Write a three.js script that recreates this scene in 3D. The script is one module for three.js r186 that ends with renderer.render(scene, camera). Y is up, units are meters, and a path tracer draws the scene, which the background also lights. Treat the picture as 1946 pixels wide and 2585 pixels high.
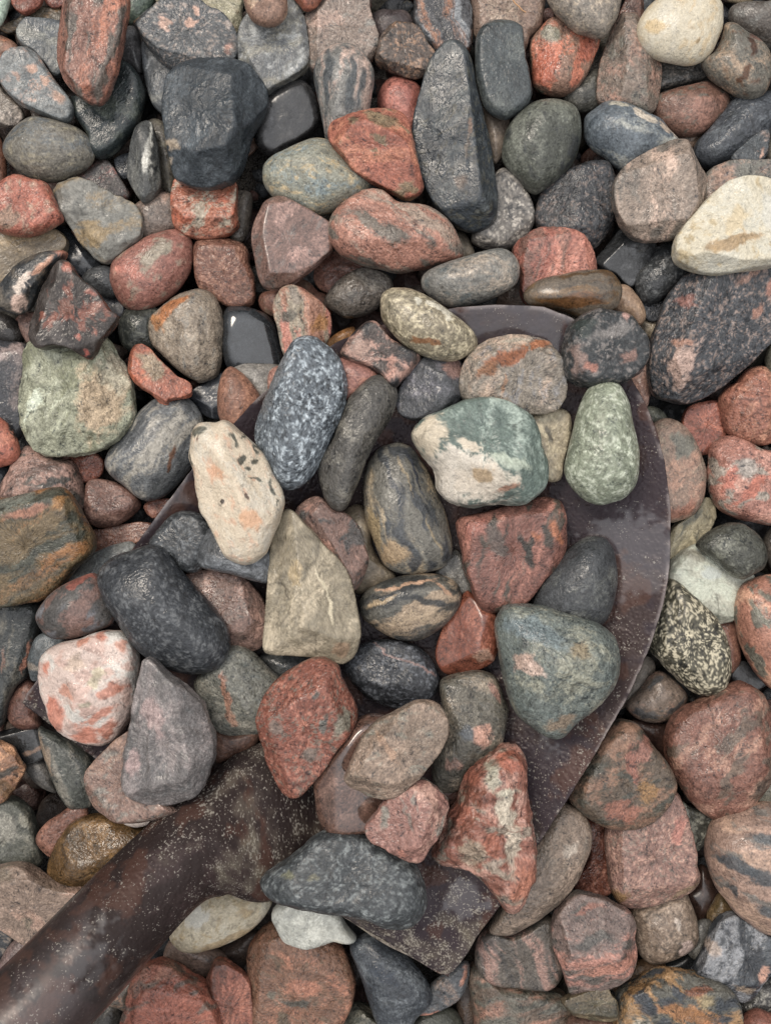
import * as THREE from 'three';
import { mergeVertices } from 'three/addons/utils/BufferGeometryUtils.js';

// ---------------------------------------------------------------- camera, sky, sun, exposure
const scene = new THREE.Scene();
const CAM_H = 0.62, PX = 0.000231;                 // camera height over the pile; metres per photograph pixel at height 0
const camera = new THREE.PerspectiveCamera(2 * Math.atan(1292.5 * PX / CAM_H) * 180 / Math.PI, 770 / 1024, 0.02, 200);
camera.position.set(0, CAM_H, 0);
camera.up.set(0, 0, -1);
camera.lookAt(0, 0, 0);
const renderer = new THREE.WebGLRenderer({ antialias: true });
renderer.toneMapping = THREE.LinearToneMapping;
renderer.toneMappingExposure = 1.24;
renderer.shadowMap.enabled = true;
{ // overcast sky: brightest overhead, a little brighter to the north (top of the picture)
  const W = 256, H = 128, d = new Float32Array(W * H * 4);
  for (let j = 0; j < H; j++) for (let i = 0; i < W; i++) {
    const el = ((j + 0.5) / H - 0.5) * Math.PI, az = ((i + 0.5) / W - 0.5) * 2 * Math.PI, s = Math.sin(el), c = Math.cos(el), pow = Math.pow;
    const north = -c * Math.sin(az);
    let L = s > 0 ? 0.15 + 1.6 * pow(s, 2.0) : 0.05;
    L *= s > 0 ? 1 + 0.3 * north : 1;
    const o = (j * W + i) * 4;
    d[o] = 1.0 * L; d[o + 1] = 1.0 * L; d[o + 2] = 1.03 * L; d[o + 3] = 1;
  }
  const t = new THREE.DataTexture(d, W, H, THREE.RGBAFormat, THREE.FloatType);
  t.mapping = THREE.EquirectangularReflectionMapping; t.magFilter = t.minFilter = THREE.LinearFilter; t.needsUpdate = true;
  scene.background = t; scene.environment = t;
}
const sun = new THREE.DirectionalLight(0xfff2e2, 1.5);
sun.position.set(-0.75, 2.0, -1.0);
sun.castShadow = true; sun.shadow.radius = 36; sun.shadow.mapSize.set(2048, 2048);
Object.assign(sun.shadow.camera, { left: -0.6, right: 0.6, top: 0.6, bottom: -0.6, near: 0.5, far: 5 });
scene.add(sun);

// ---------------------------------------------------------------- small helpers
const { sin, cos, sqrt, abs, min, max, PI, floor, pow, atan2, hypot, exp } = Math;
const rad = (d) => d * PI / 180, clamp = (x, a = 0, b = 1) => x < a ? a : x > b ? b : x;
const sstep = (a, b, x) => { const t = clamp((x - a) / (b - a)); return t * t * (3 - 2 * t); };
const lerp = (a, b, t) => a + (b - a) * t;
function rng(seed) { let s = seed | 0; return () => { s = (s + 0x6d2b79f5) | 0; let t = Math.imul(s ^ (s >>> 15), 1 | s); t = (t + Math.imul(t ^ (t >>> 7), 61 | t)) ^ t; return ((t ^ (t >>> 14)) >>> 0) / 4294967296; }; }
const hash3 = (x, y, z) => { let h = Math.imul(x, 374761393) ^ Math.imul(y, 668265263) ^ Math.imul(z, 1274126177); h = Math.imul(h ^ (h >>> 13), 1103515245); h ^= h >>> 16; return (h >>> 0) / 4294967296; };
function noise(x, y, z) {   // value noise, -1..1
  const xi = floor(x), yi = floor(y), zi = floor(z); let u = x - xi, v = y - yi, w = z - zi;
  u = u * u * (3 - 2 * u); v = v * v * (3 - 2 * v); w = w * w * (3 - 2 * w);
  const a = lerp(lerp(hash3(xi, yi, zi), hash3(xi + 1, yi, zi), u), lerp(hash3(xi, yi + 1, zi), hash3(xi + 1, yi + 1, zi), u), v);
  const b = lerp(lerp(hash3(xi, yi, zi + 1), hash3(xi + 1, yi, zi + 1), u), lerp(hash3(xi, yi + 1, zi + 1), hash3(xi + 1, yi + 1, zi + 1), u), v);
  return 2 * lerp(a, b, w) - 1;
}
const fbm = (x, y, z, n = 4) => { let s = 0, a = 0.5, f = 1; for (let i = 0; i < n; i++) { s += a * noise(x * f + i * 17.3, y * f - i * 5.1, z * f + i * 9.7); a *= 0.5; f *= 2.03; } return s; };
const ridge = (x, y, z, n = 3) => { let s = 0, a = 0.5, f = 1; for (let i = 0; i < n; i++) { s += a * (1 - 2 * abs(noise(x * f + i * 7.7, y * f + i * 3.3, z * f - i * 11.9))); a *= 0.5; f *= 2.1; } return s; };
const lin = (hex) => [0, 2, 4].map((k) => { const c = parseInt(hex.slice(k, k + 2), 16) / 255; return c <= 0.04045 ? c / 12.92 : pow((c + 0.055) / 1.055, 2.4); });
const names = {};
const numbered = (n) => { const k = names[n] = (names[n] ?? -1) + 1; return k ? n + '_' + String(k).padStart(3, '0') : n; };
const shade = (m) => { m.castShadow = m.receiveShadow = true; return m; };
function tag(o, label, category, group, kind) { if (label) o.userData.label = label; if (category) o.userData.category = category; if (group) o.userData.group = group; if (kind) o.userData.kind = kind; return o; }
// photograph pixel (x, y of 1946 x 2585) to the place on the level y
const place = (nx, ny, y) => { const s = (CAM_H - y) / CAM_H * PX; return [(nx - 973) * s, (ny - 1292.5) * s]; };

// ---------------------------------------------------------------- fine grain shared by all stones (tiles over 0.25 m)
const TEX = 1024;
function tileNoise(x, y, f, seed) {   // periodic value noise, f cells over the tile
  const X = x * f, Y = y * f, xi = floor(X), yi = floor(Y); let u = X - xi, v = Y - yi; u = u * u * (3 - 2 * u); v = v * v * (3 - 2 * v);
  const h = (i, j) => hash3(((i % f) + f) % f, ((j % f) + f) % f, seed);
  return lerp(lerp(h(xi, yi), h(xi + 1, yi), u), lerp(h(xi, yi + 1), h(xi + 1, yi + 1), u), v);
}
function dataTex(size, fill, srgb) {
  const d = new Uint8Array(size * size * 4);
  for (let j = 0; j < size; j++) for (let i = 0; i < size; i++) { const c = fill((i + 0.5) / size, (j + 0.5) / size), o = (j * size + i) * 4; d[o] = clamp(c[0]) * 255; d[o + 1] = clamp(c[1]) * 255; d[o + 2] = clamp(c[2]) * 255; d[o + 3] = 255; }
  const t = new THREE.DataTexture(d, size, size); t.wrapS = t.wrapT = THREE.RepeatWrapping; t.magFilter = THREE.LinearFilter; t.minFilter = THREE.LinearMipmapLinearFilter; t.generateMipmaps = true;
  if (srgb) t.colorSpace = THREE.SRGBColorSpace; t.needsUpdate = true; return t;
}
const grainOf = (kind) => dataTex(TEX, (x, y) => {
  const a = tileNoise(x, y, 300, 1), b = tileNoise(x, y, 420, 2), c = tileNoise(x, y, 90, 3), d = tileNoise(x, y, 512, 12);
  if (kind === 'fine') { let v = 0.62 + 0.3 * (b - 0.5) + 0.3 * (d - 0.5) + 0.12 * (c - 0.5); if (b > 0.8) v += 0.28 * sstep(0.8, 0.95, b); return [v, v, v * 1.01]; }
  const g = kind === 'coarse' ? 1 : kind === 'worn' ? 0.75 : 0.4; let v = 0.66 + g * (0.28 * (a - 0.5) + 0.3 * (b - 0.5) + 0.2 * (d - 0.5) + 0.22 * (c - 0.5));
  const dark = sstep(0.30, 0.14, 0.6 * a + 0.4 * c) * g, pale = sstep(0.70, 0.86, 0.65 * a + 0.35 * tileNoise(x, y, 150, 14)) * g;
  v = v * (1 - 0.5 * dark) + 0.26 * pale;
  return [v - 0.02 * dark, v + 0.012 * pale, v + 0.03 * dark + 0.02 * pale];
});
const grain = { coarse: grainOf('coarse'), worn: grainOf('worn'), fine: grainOf('fine'), clear: grainOf('clear') };
const grainBump = dataTex(TEX, (x, y) => {
  const v = 0.5 + 0.30 * (tileNoise(x, y, 110, 4) - 0.5) + 0.32 * (tileNoise(x, y, 220, 5) - 0.5) + 0.25 * (tileNoise(x, y, 48, 6) - 0.5) + 0.2 * (tileNoise(x, y, 440, 7) - 0.5);
  return [v, v, v];
});
const wetRough = dataTex(512, (x, y) => { const v = 0.62 + 0.5 * (tileNoise(x, y, 24, 8) - 0.5) + 0.35 * (tileNoise(x, y, 64, 9) - 0.5) + 0.3 * (tileNoise(x, y, 160, 10) - 0.5); return [v, v, v]; });
const stoneMats = {}, SAT = 0.75;
function stoneMat(w, look) {   // w: how wet, 0..1.2
  return stoneMats[look + w] ??= new THREE.MeshPhysicalMaterial({
    name: 'wet stone', vertexColors: true, map: grain[look], bumpMap: grainBump, bumpScale: w > 1.1 ? 0.00002 : w > 0.9 ? 0.0001 : look === 'coarse' ? 0.00065 : 0.00045, roughnessMap: wetRough,
    roughness: w > 1.1 ? 0.16 : clamp(0.92 - 0.52 * w, 0.26, 1), ior: 1.5, specularIntensity: w > 0.9 ? 0.8 : 0.75, clearcoat: w > 1.1 ? 0.6 : w > 0.9 ? 0.3 : 0, clearcoatRoughness: w > 1.1 ? 0.1 : 0.26,
  });
}

// ---------------------------------------------------------------- stones
const SETS = { A: 0, B: 510, C: 1020, D: 1530, E: 2055, 0: 0, 1: 480, 2: 960, 3: 1446 };
const KIND = { r: 'red_granite_stone', p: 'pink_granite_stone', k: 'black_stone', g: 'grey_stone', n: 'gneiss_stone', b: 'brown_stone', o: 'olive_stone', w: 'pale_stone', t: 'tan_stone' };
const list = [];
function s(tile, kind, layer, label, colors, pattern, shape, outline, opts = {}) {
  const x0 = SETS[tile[0] === tile[0] ? tile[1] : 0], y0 = SETS[tile[0]], u = 10 * 500 / 1665, p = [];
  for (let i = 0; i < outline.length; i += 2) p.push([x0 + outline[i] * u, y0 + outline[i + 1] * u]);
  const sp = (opts.sp ?? []).map(([x, y, rx, ry, a, c]) => [x0 + x * u, y0 + y * u, rx * u, ry * u, rad(a), lin(c)]);
  list.push({ kind, layer, label, colors: colors.split(' ').map(lin), pattern, shape, p, o: opts, sp });
}
// ---- stones along the top of the picture
s('A0','r',5,'long upright reddish granite stone with a ridge, beside the mossy black stone','8a5a52 a5604c 585150','v100','a',[60,-2,55,8,52,20,50,35,50,50,53,62,58,72,65,80,72,85,78,89,84,89,90,83,95,72,99,60,103,42,106,25,109,8,109,-4,85,-8],{f:[[-5,50,.25],[185,45,.3],[80,40,.3],[0,6,.85]]});
s('A0','g',5,'flat grey stone with a pinkish tan band, lying aslant near the upper left corner','6f7476 a07a66 4a5054','m','a',[-1,60,6,48,15,43,25,42,33,47,40,58,48,69,56,79,63,90,62,97,57,103,48,101,35,96,20,90,8,80,0,68],{f:[[0,4,.75],[-40,50,.3]],sp:[[30,60,5,4,50,'a07a66'],[40,72,5,3,50,'a07a66'],[52,85,8,5,55,'a5806c'],[18,68,5,2,50,'96786a']]});
s('A0','o',4,'smooth oval olive grey pebble low in the upper left corner','6c675e 53585c 7d7562','m','r',[4,122,10,112,18,104,28,99,40,100,55,104,68,109,76,116,80,125,79,134,72,142,60,149,45,153,32,152,20,147,9,138,4,130]);
s('A0','k',3,'glossy greenish black stone curling beneath the long reddish granite stone','2e3739 454b45 20272b','m','x',[62,83,72,85,82,72,100,52,110,55,118,65,122,78,120,95,115,108,105,120,95,130,85,134,78,130,76,117,70,108,65,100],{w:.9});
s('A0','g',2,'blocky slate grey stone half hidden left of the long reddish granite stone','565c62 6a6b66 3d4448','m','a',[16,25,22,19,36,18,55,20,58,40,55,60,48,66,40,56,30,46,19,40],{f:[[0,5,.7]]});
s('A0','b',1,'thin brown split stone lying between a pale green and a slate grey stone','564c3e 7a5c38 3c3831','v155','a',[1,24,10,20,22,14,33,6,43,6,52,9,58,15,52,20,36,20,22,22,14,28,5,28]);
s('A0','r',3,'dark red stone cut by the top edge beside the pale green corner stone','8f4a3e 70423b 5a3a36','m','a',[9,-6,12,6,17,11,22,13,28,10,35,4,36,-6]);
s('A0','r',2,'brick red stone at the top edge left of the long reddish granite stone','7a4038 8a4a3c 5a3430','m','a',[36,-5,40,4,46,7,52,6,58,2,59,-6]);
s('A0','w',4,'pale green stone filling the very top left corner','8fa393 a8b8a8 70847a','m','r',[-8,-6,9,-6,7,8,4,16,0,22,-8,22]);
s('A0','r',3,'orange pink stone poking in at the left edge above the flat grey stone','94685c b06a50 70564c','m','r',[-12,32,0,30,8,33,14,37,17,43,12,48,5,52,0,56,-10,52]);
s('A0','p',3,'pale speckled granite stone at the left edge below the flat grey stone','857870 a09088 5a504c','s','x',[-10,78,0,74,6,80,14,87,20,94,20,101,14,106,5,107,-10,106]);
s('A0','r',2,'dark red brown stone sliver at the left edge beside the smooth oval pebble','6f4436 80503f 583830','m','r',[-8,112,0,115,4,125,6,140,5,155,0,162,-8,160]);
s('A0','k',2,'dark stone with dull red patches just below the smooth oval pebble','4b4340 84504a 3a3636','k','a',[64,150,70,144,80,138,88,134,95,140,102,151,110,164,108,168,98,167,88,164,76,160,66,156]);
s('A0','g',4,'thin slab standing on edge with a pale stripe, left of the big black block','4a4c4c 5c5c58 2e3134','v95','a',[118,105,127,103,131,112,134,125,135,140,135,158,130,166,122,172,117,166,111,156,108,148,110,130,113,115],{f:[[175,25,.65],[0,45,.4]],sp:[[128,130,2.4,24,4,'b0aea6']],h:.8});
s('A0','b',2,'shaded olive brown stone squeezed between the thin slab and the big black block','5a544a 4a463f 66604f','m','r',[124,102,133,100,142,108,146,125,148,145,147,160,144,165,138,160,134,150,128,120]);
s('A0','k',0,'small black stone deep behind the thin standing slab','2f3338 3c4046 26292d','m','a',[97,135,105,130,114,130,112,145,105,151,99,146]);
s('A0','g',2,'bluish grey stone with a pale scratch, tucked left of the big black block','5b5f64 7a7a76 484c50','m','x',[120,35,125,33,135,48,150,57,149,70,146,82,141,92,138,96,130,90,125,78,122,65,120,50],{sp:[[128,57,7,1,-40,'8f9294']]});
s('A0','g',1,'narrow dark grey stone right of the long reddish granite stone','504f52 605e60 404043','m','r',[100,28,108,22,115,23,119,35,120,50,118,62,110,56,101,50,98,40]);
s('A0','o',1,'dark mossy green stone at the top edge beside the long reddish granite stone','4b5a50 3a453f 5d6a5c','s','r',[105,-6,106,18,113,21,120,20,126,10,131,0,128,-6]);
s('A0','n',4,'dark granite slab with pink blotches and a pointed corner, above the big black block','53565a 7c706a 33373b','s','a',[114,22,120,17,132,9,145,2,154,-4,165,-2,177,10,186,13,195,22,201,33,203,42,199,52,186,60,165,62,150,60,140,55,132,48,124,38,118,29],{f:[[0,4,.7],[100,45,.2]],sp:[[142,25,5,7,20,'b08a78'],[164,14,4,4,0,'b08a78'],[163,24,5,4,0,'ac8573'],[193,45,3,5,20,'a07262'],[118,21,4,4,0,'8a6a45']]});
s('A1','o',2,'pale olive stone behind the pink blotched granite slab at the top edge','857f66 8f8870 7d6e55','m','a',[-28,-6,-25,6,-10,8,6,8,20,18,36,32,43,25,44,8,44,-6,10,-10]);
s('A1','k',6,'big black block with a broken ridge, upper left of the middle','373f46 4a5259 2c333a','m','a',[-19,80,-17,67,-8,58,5,53,20,52,35,52,45,56,56,64,62,72,66,83,64,94,58,104,52,115,49,127,46,138,42,148,34,155,20,160,8,160,-4,156,-12,150,-15,138,-18,115,-20,98],{f:[[205,14,.62],[-12,38,.3],[95,38,.35],[270,40,.35]],w:.5,rg:1.2,sp:[[-10,128,5,4,40,'97856f'],[-13,140,3,3,0,'8a7c6c']]});
s('A1','g',3,'grey olive stone with worn pale sides, right of the pink blotched slab','64676a 77746a 8a8c8c','m','a',[41,46,44,22,55,10,75,5,86,4,93,9,97,20,99,32,100,45,99,57,92,64,80,71,70,77,66,80,60,72,50,62,42,56],{f:[[0,3,.75],[-10,40,.4],[150,35,.4]]});
s('A1','p',5,'small pink and black granite pebble at the top edge on a grey olive stone','8a6656 a8876f 4d4a46','k','r',[45,-6,46,5,49,13,54,19,62,22,70,22,76,19,81,13,82,4,79,-6]);
s('A1','r',4,'orange red stone cut off by the top edge above a large grey pink stone','8d4a3a a05a46 6f4034','m','r',[83,-7,90,3,96,9,101,9,107,5,113,-7]);
s('A1','p',3,'large flat grey pink stone at the top edge behind the streaked upright granite pebble','837068 977a70 6d6a68','m','a',[97,14,105,8,112,0,120,-7,148,-7,152,12,156,25,159,35,157,45,153,52,140,56,120,60,103,60,99,52,101,40,99,28],{f:[[0,3,.8],[180,30,.5]]});
s('A1','n',4,'upright grey granite pebble with pink streaks, above the orange red angular stone','6f6e6c 9b8378 454b50','v95','r',[104,60,108,48,118,39,130,37,140,40,148,48,154,58,155,66,153,80,151,92,149,103,140,114,126,122,115,120,112,108,109,92,106,78,104,68]);
s('A1','k',2,'black stone with a shiny flat patch, between the black block and the streaked pebble','353537 4a4a4d 28282a','m','x',[62,86,74,76,85,70,95,69,103,76,107,86,109,98,109,104,104,112,92,120,78,127,70,131,58,126,55,118,58,100],{f:[[60,8,.72]],w:.95});
s('A1','b',1,'reddish brown stone peeping out at the right side of the big black block','6a5248 7a5e52 55443c','m','a',[48,132,52,112,60,98,67,110,59,122]);
s('A1','o',4,'large smooth olive grey pebble with bluish mottling under the orange red angular stone','7d7d70 68767a 98845f','m','r',[61,150,62,140,68,133,80,127,92,121,105,117,117,119,128,130,142,145,152,155,147,165,132,174,115,180,100,183,90,178,80,173,70,166,63,157],{fs:1.3});
s('A1','r',6,'angular orange red stone beside the tall black upright stone','9c5547 a86450 7a6450','k','a',[116,112,120,104,128,102,138,99,150,96,165,95,176,96,183,104,187,117,189,130,194,150,196,158,190,165,182,168,170,163,158,157,146,151,138,146,130,135,121,126,117,120],{f:[[100,18,.55],[-60,35,.4],[10,50,.3],[200,45,.3]],sp:[[160,106,14,6,10,'7a6450']]});
s('A2','r',2,'small rounded red stone tucked left of the tall black upright stone','95504a a8605a 6f3c38','m','r',[-3,85,0,75,5,68,12,64,22,66,32,72,36,82,34,98,29,112,15,114,2,106]);
s('A2','n',4,'rough broken brown and black rock left of the tall black stone tip','5c4f48 856650 3a3836','s','a',[-4,54,-2,40,2,30,8,23,16,21,30,24,36,33,42,42,46,47,44,56,38,64,25,66,12,62,4,58],{f:[[0,8,.7],[95,50,.15]],rg:1.6});
s('A2','b',1,'dark purplish brown stone behind the rough broken brown and black rock','4a4041 584c4a 3a3435','m','r',[-10,16,0,9,12,9,22,10,28,18,28,30,15,32,0,36,-8,28]);
s('A2','n',3,'dark wet gneiss stone with rust streaks at the top edge behind the tall black tip','48484c 84583f 70747a','v70','x',[28,8,30,-6,50,-8,72,-6,77,10,77,28,76,44,68,50,56,46,48,48,40,40,33,30,28,18],{w:.8});
s('A2','k',6,'tall narrow black stone standing upright, tapering to the top, the largest of the black stones','363d44 474d50 4c4a40','m','a',[30,90,34,75,38,62,45,48,53,39,60,35,66,37,73,46,78,58,80,72,83,84,88,100,91,115,94,135,96,150,98,170,97,182,90,191,78,195,66,191,54,183,46,176,40,165,36,152,31,140,29,125,27,110,28,98],{f:[[182,12,.7],[-8,48,.35],[90,40,.3]],fs:1.6,sp:[[73,114,2,6,10,'6a5040'],[68,160,5,5,0,'5a4a40'],[72,128,1.5,10,0,'5a5048']]});
s('A2','k',5,'dark grey rounded rectangular stone with a hollow, right of the tall black stone tip','464d50 555a58 394044','m','x',[79,45,80,33,86,22,98,17,110,18,118,24,120,38,122,52,125,65,127,78,124,88,116,95,105,100,96,98,88,91,84,80,80,65],{f:[[0,3,.72],[270,45,.3]]});
s('A2','b',3,'broad brown stone at the top edge behind the dark grey rounded rectangular stone','7d6557 8c7868 6a5348','m','x',[78,-7,78,15,79,30,90,40,110,42,122,42,126,32,134,24,137,12,135,-7],{f:[[0,2,.8]]});
s('A2','r',4,'round red stone with grey patches, above the olive ball shaped stone','8a6459 b0604c 6f6a60','k','x',[125,45,127,34,134,25,142,18,150,17,160,22,175,29,184,34,180,48,174,62,165,75,158,79,148,80,138,78,130,73,127,60],{sp:[[136,62,12,11,0,'a5523f'],[141,34,7,6,0,'77746c'],[170,45,8,14,20,'a5523f']]});
s('A3','p',5,'pinkish grey pebble cut by the top edge beside a slim pinkish upright stone','847870 998878 66605c','s','r',[-22,-7,-17,8,-8,17,2,26,10,29,20,32,27,31,33,22,38,12,38,-7]);
s('A2','o',4,'dark olive ball shaped stone right of the tall black stone','494c45 62655c 2f3235','m','r',[102,128,105,112,112,100,120,92,130,86,142,84,154,86,164,92,168,105,168,118,165,130,160,140,150,150,140,158,130,163,122,158,116,150,108,142,103,135],{ap:[.15,-.05],fs:.7});
s('A2','t',1,'small tan stone deep in the gap right of the tall black stone','74665a 84766a 5f5248','m','r',[84,88,96,98,108,98,106,115,102,132,96,138,90,120]);
s('A2','w',3,'salt and pepper granite stone tucked behind the foot of the tall black stone','6f6a66 979088 3e3e40','s','x',[88,160,94,150,100,143,107,143,115,150,121,160,127,172,129,186,122,200,108,210,92,210,77,204,78,192]);
s('A2','n',3,'dark speckled rock with faint pink grains below the olive ball shaped stone','3b3d42 5e524e 232529','s','x',[132,170,136,160,150,148,165,140,180,136,190,138,196,150,198,168,196,185,188,200,178,210,165,211,150,205,138,196,130,186],{w:.7});
s('A3','p',4,'slim pinkish upright stone with a ridge, left of the cream white stone','77665d 8f6a5d 625e58','m','a',[40,15,48,14,56,18,60,35,68,48,72,58,72,75,70,90,65,97,55,98,40,94,28,92,20,86,19,75,21,60,26,42,32,25],{f:[[180,35,.4],[5,42,.45]]});
s('A3','r',2,'small dark red stone tip at the top edge left of the cream white stone','5e3f3a 70483f 4a3430','m','a',[38,18,42,4,48,-6,56,-5,59,8,58,18,48,22]);
s('A3','k',1,'black stone at the top edge hiding behind the cream white stone','44484c 54585c 34373a','m','r',[52,-8,74,-8,66,8,57,14]);
s('A3','w',7,'rounded cream white stone near the top right corner','e0d3b8 ece3cf c6ae86','m','r',[54,22,57,14,62,7,70,0,78,-4,100,-5,118,-3,125,4,126,14,125,25,121,35,116,45,108,52,98,55,85,53,72,50,63,45,57,38,54,30],{sp:[[94,31,3,2.5,0,'b5a488'],[98,40,2,3,0,'927850'],[85,7,4,1.5,20,'c09a70'],[66,29,8,5,0,'c4a876']],h:.6});
s('A3','g',3,'brownish grey stone at the right edge in the top corner','5a524c 6c6a66 46413e','m','r',[131,8,136,4,146,3,160,3,174,0,178,20,174,44,160,38,145,30,132,20]);
s('A3','t',1,'tan sliver of stone cut by the top edge near the top right corner','8a7a60 96866c 6f624e','m','r',[124,-7,130,1,142,3,152,0,158,-7]);
s('A3','b',5,'brown grey stone with a rusty stripe right of the cream white stone','66625a 8a745f 5f4534','m','r',[108,52,118,44,124,32,127,20,134,20,145,28,156,35,164,44,166,58,165,70,160,79,150,84,140,81,128,74,116,66,110,58],{sp:[[147,44,3,10,-15,'4d3020'],[140,68,3,8,35,'54351f'],[150,35,5,4,30,'6a4a40']],w:.7});
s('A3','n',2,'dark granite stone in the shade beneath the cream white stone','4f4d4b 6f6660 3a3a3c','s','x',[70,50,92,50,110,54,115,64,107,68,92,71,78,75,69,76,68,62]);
s('A3','r',3,'pink red stone lying below the cream white stone','7a544c 8e6058 5c5856','m','r',[68,82,82,76,98,72,114,69,122,72,130,80,132,88,127,98,118,106,108,113,95,116,83,112,72,102,66,92]);
s('A3','r',1,'dim brownish red stone in the gap under the pink red stone','5a463e 6a5046 46362f','m','r',[80,106,96,114,108,110,106,122,95,128,86,120]);
s('A3','k',4,'wet dark grey stone with a curved sheen near the right edge','434850 5a6066 31363b','m','x',[101,132,103,121,112,110,122,98,132,86,142,78,155,80,170,78,180,85,176,104,164,114,162,124,160,135,148,138,135,139,122,141,113,142,106,138],{w:.9,f:[[215,35,.5]]});
s('A3','n',5,'small grey wedge with an orange pink streak on the wet dark grey stone','4a4f54 9a7a6a 3c4044','m','a',[132,134,145,120,155,112,163,110,163,122,158,136,146,138],{sp:[[156,128,2,7,20,'a07a68']]});
s('A3','k',1,'dark speckled stone in the shade left of the slim pinkish upright stone','46453f 57554e 363530','s','r',[-8,78,4,68,20,58,24,75,24,90,10,95,0,94,-6,88]);
s('A3','n',5,'blue grey gneiss pebble with a cream band, above the pink grey cube','5a646e 858783 3a434c','m','r',[9,108,10,98,17,92,27,86,38,86,52,91,64,97,74,102,80,110,88,118,92,124,80,134,62,144,46,147,36,141,26,132,16,125,10,117],{sp:[[35,94,10,4,15,'a09a8a'],[58,103,12,3.5,25,'a5998a'],[76,112,8,3,40,'9c8c7c']]});
s('A3','p',6,'pink grey cube shaped stone with upright bands, near the pale stone at the right edge','87746a a3877a 685f5a','v95','a',[33,160,36,150,44,141,58,132,72,124,84,120,92,121,98,132,105,144,111,153,107,168,104,182,95,194,83,202,65,204,50,201,40,190,34,175],{f:[[180,10,.72],[-5,48,.4],[95,45,.3],[240,35,.5]]});
s('A3','n',5,'mottled grey and pink stone behind the big pale stone at the right edge','686660 8f7060 484b50','m','a',[112,146,120,140,135,136,150,136,168,136,178,140,178,170,150,172,120,172,109,176,106,162],{f:[[0,5,.7]]});
s('A3','o',3,'olive stone edge showing at the right edge below the wet dark grey stone','6a6258 7a7264 55504a','m','r',[163,108,170,102,178,102,178,138,166,138,161,125]);
// ---- second row
s('B0','r',5,'rounded red stone at the left edge above a tan rock','a8594b 96574c 8d7468','m','x',[-8,2,-2,-10,5,-17,15,-22,28,-18,40,-15,46,-4,50,5,54,14,48,20,38,25,25,29,10,28,0,25,-8,15],{f:[[0,5,.75],[40,40,.4]],sp:[[12,15,10,7,0,'8d6c60']]});
s('B0','t',2,'flat tan rock at the left edge under the rounded red stone','6e5f4a 857050 564b3c','m','a',[-8,20,5,24,18,25,30,25,45,23,54,28,58,34,56,42,48,50,32,58,15,68,0,72,-8,62],{f:[[0,3,.75]]});
s('B0','k',7,'black stone with a white and orange vein at the left edge','36393c 5a5248 2a2c2f','m','a',[-8,80,0,72,8,64,18,52,26,47,40,43,50,42,57,43,54,50,45,56,36,70,30,82,24,92,15,95,5,92,-8,88],{f:[[200,25,.55],[40,50,.3]],sp:[[25,69,3.6,9,35,'d8c4b4'],[40,54,2.6,13,48,'b07c60'],[20,86,4.5,6,15,'b89888'],[53,45,3,3,0,'a5664f'],[3,70,2,8,40,'97745c']]});
s('B0','k',6,'dark brown rock with rusty flecks leaning on the pale green stone','38302c 47403d 7a4433','k','a',[28,118,28,105,33,90,36,75,42,65,48,55,55,50,61,53,66,62,75,70,84,78,88,84,93,92,100,97,96,105,90,112,85,118,80,128,76,132,66,127,55,122,46,122,36,124],{f:[[0,6,.6],[60,35,.3],[200,35,.4]],rg:1.5,sp:[[60,56,3,4,0,'9a5a48'],[69,117,2.5,2.5,0,'a85844'],[76,129,2,2.5,0,'a04a3c'],[80,76,5,2,15,'8a4c3c'],[85,90,4,5,0,'84503f'],[60,90,6,6,0,'6f4232']]});
s('B0','p',3,'small dull pink stone wedged under the dark brown rusty rock','7a5a52 8a665c 604843','m','r',[16,100,28,92,33,105,30,119,25,120]);
s('B0','w',5,'big pale green lichen coloured stone with a crumbly tan side, on the left','8c8e78 b8c0ac 777960','k','a',[19,165,20,150,23,138,27,125,32,116,50,112,75,110,90,114,97,124,103,134,109,146,112,158,113,172,113,182,108,192,100,200,90,207,70,212,52,214,38,212,28,202,22,185],{g:'coarse',f:[[170,14,.7],[0,30,.45],[270,35,.5]],rg:2.4,sp:[[90,170,19,30,10,'a58d70'],[100,145,10,16,0,'a39a84']],fs:.7});
s('B0','k',3,'bluish black stone at the left edge beside the pale green stone','3d3e44 6a5e5c 2b2c30','m','x',[-8,118,8,117,24,120,27,132,24,150,22,170,22,190,14,202,0,207,-8,202],{w:.8,sp:[[15,125,8,5,20,'8a7672'],[4,130,5,4,0,'857470']]});
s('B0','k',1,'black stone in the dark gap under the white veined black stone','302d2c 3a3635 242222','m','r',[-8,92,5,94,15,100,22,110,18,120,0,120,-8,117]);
s('B0','k',1,'glossy bluish black rock deep in the gap below the grey tan jagged rock','2b2f35 3a3f46 202327','m','a',[46,20,58,23,68,36,80,48,86,53,74,64,62,57,54,46],{w:1});
s('B0','t',4,'jagged grey and tan rock between the smooth oval pebble and the red pebble','74736e 7d6c52 55534f','m','a',[48,-7,55,-13,65,-17,75,-15,86,-10,97,-4,107,0,116,4,120,12,121,22,119,32,110,38,103,44,96,49,88,52,82,49,75,42,69,36,64,26,58,17,51,8],{rg:1.8,f:[[0,7,.7],[120,30,.4]],sp:[[82,30,14,11,30,'86704c']]});
s('B0','b',3,'brownish pink stone between the jagged tan rock and the red block','70625a 8d7264 544b46','m','r',[112,6,125,-4,140,-8,150,-2,152,12,152,22,140,28,126,32,118,28]);
s('B0','r',5,'smooth oval red pebble with a grey brown patch','965c56 8a5650 847068','m','r',[93,60,95,52,103,44,115,36,125,29,138,25,148,23,156,25,161,32,163,42,161,56,156,66,148,76,138,84,128,89,116,92,107,90,101,85,96,76,93,68],{sp:[[134,47,14,8,-40,'857870'],[112,60,10,6,40,'a86058']]});
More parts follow.
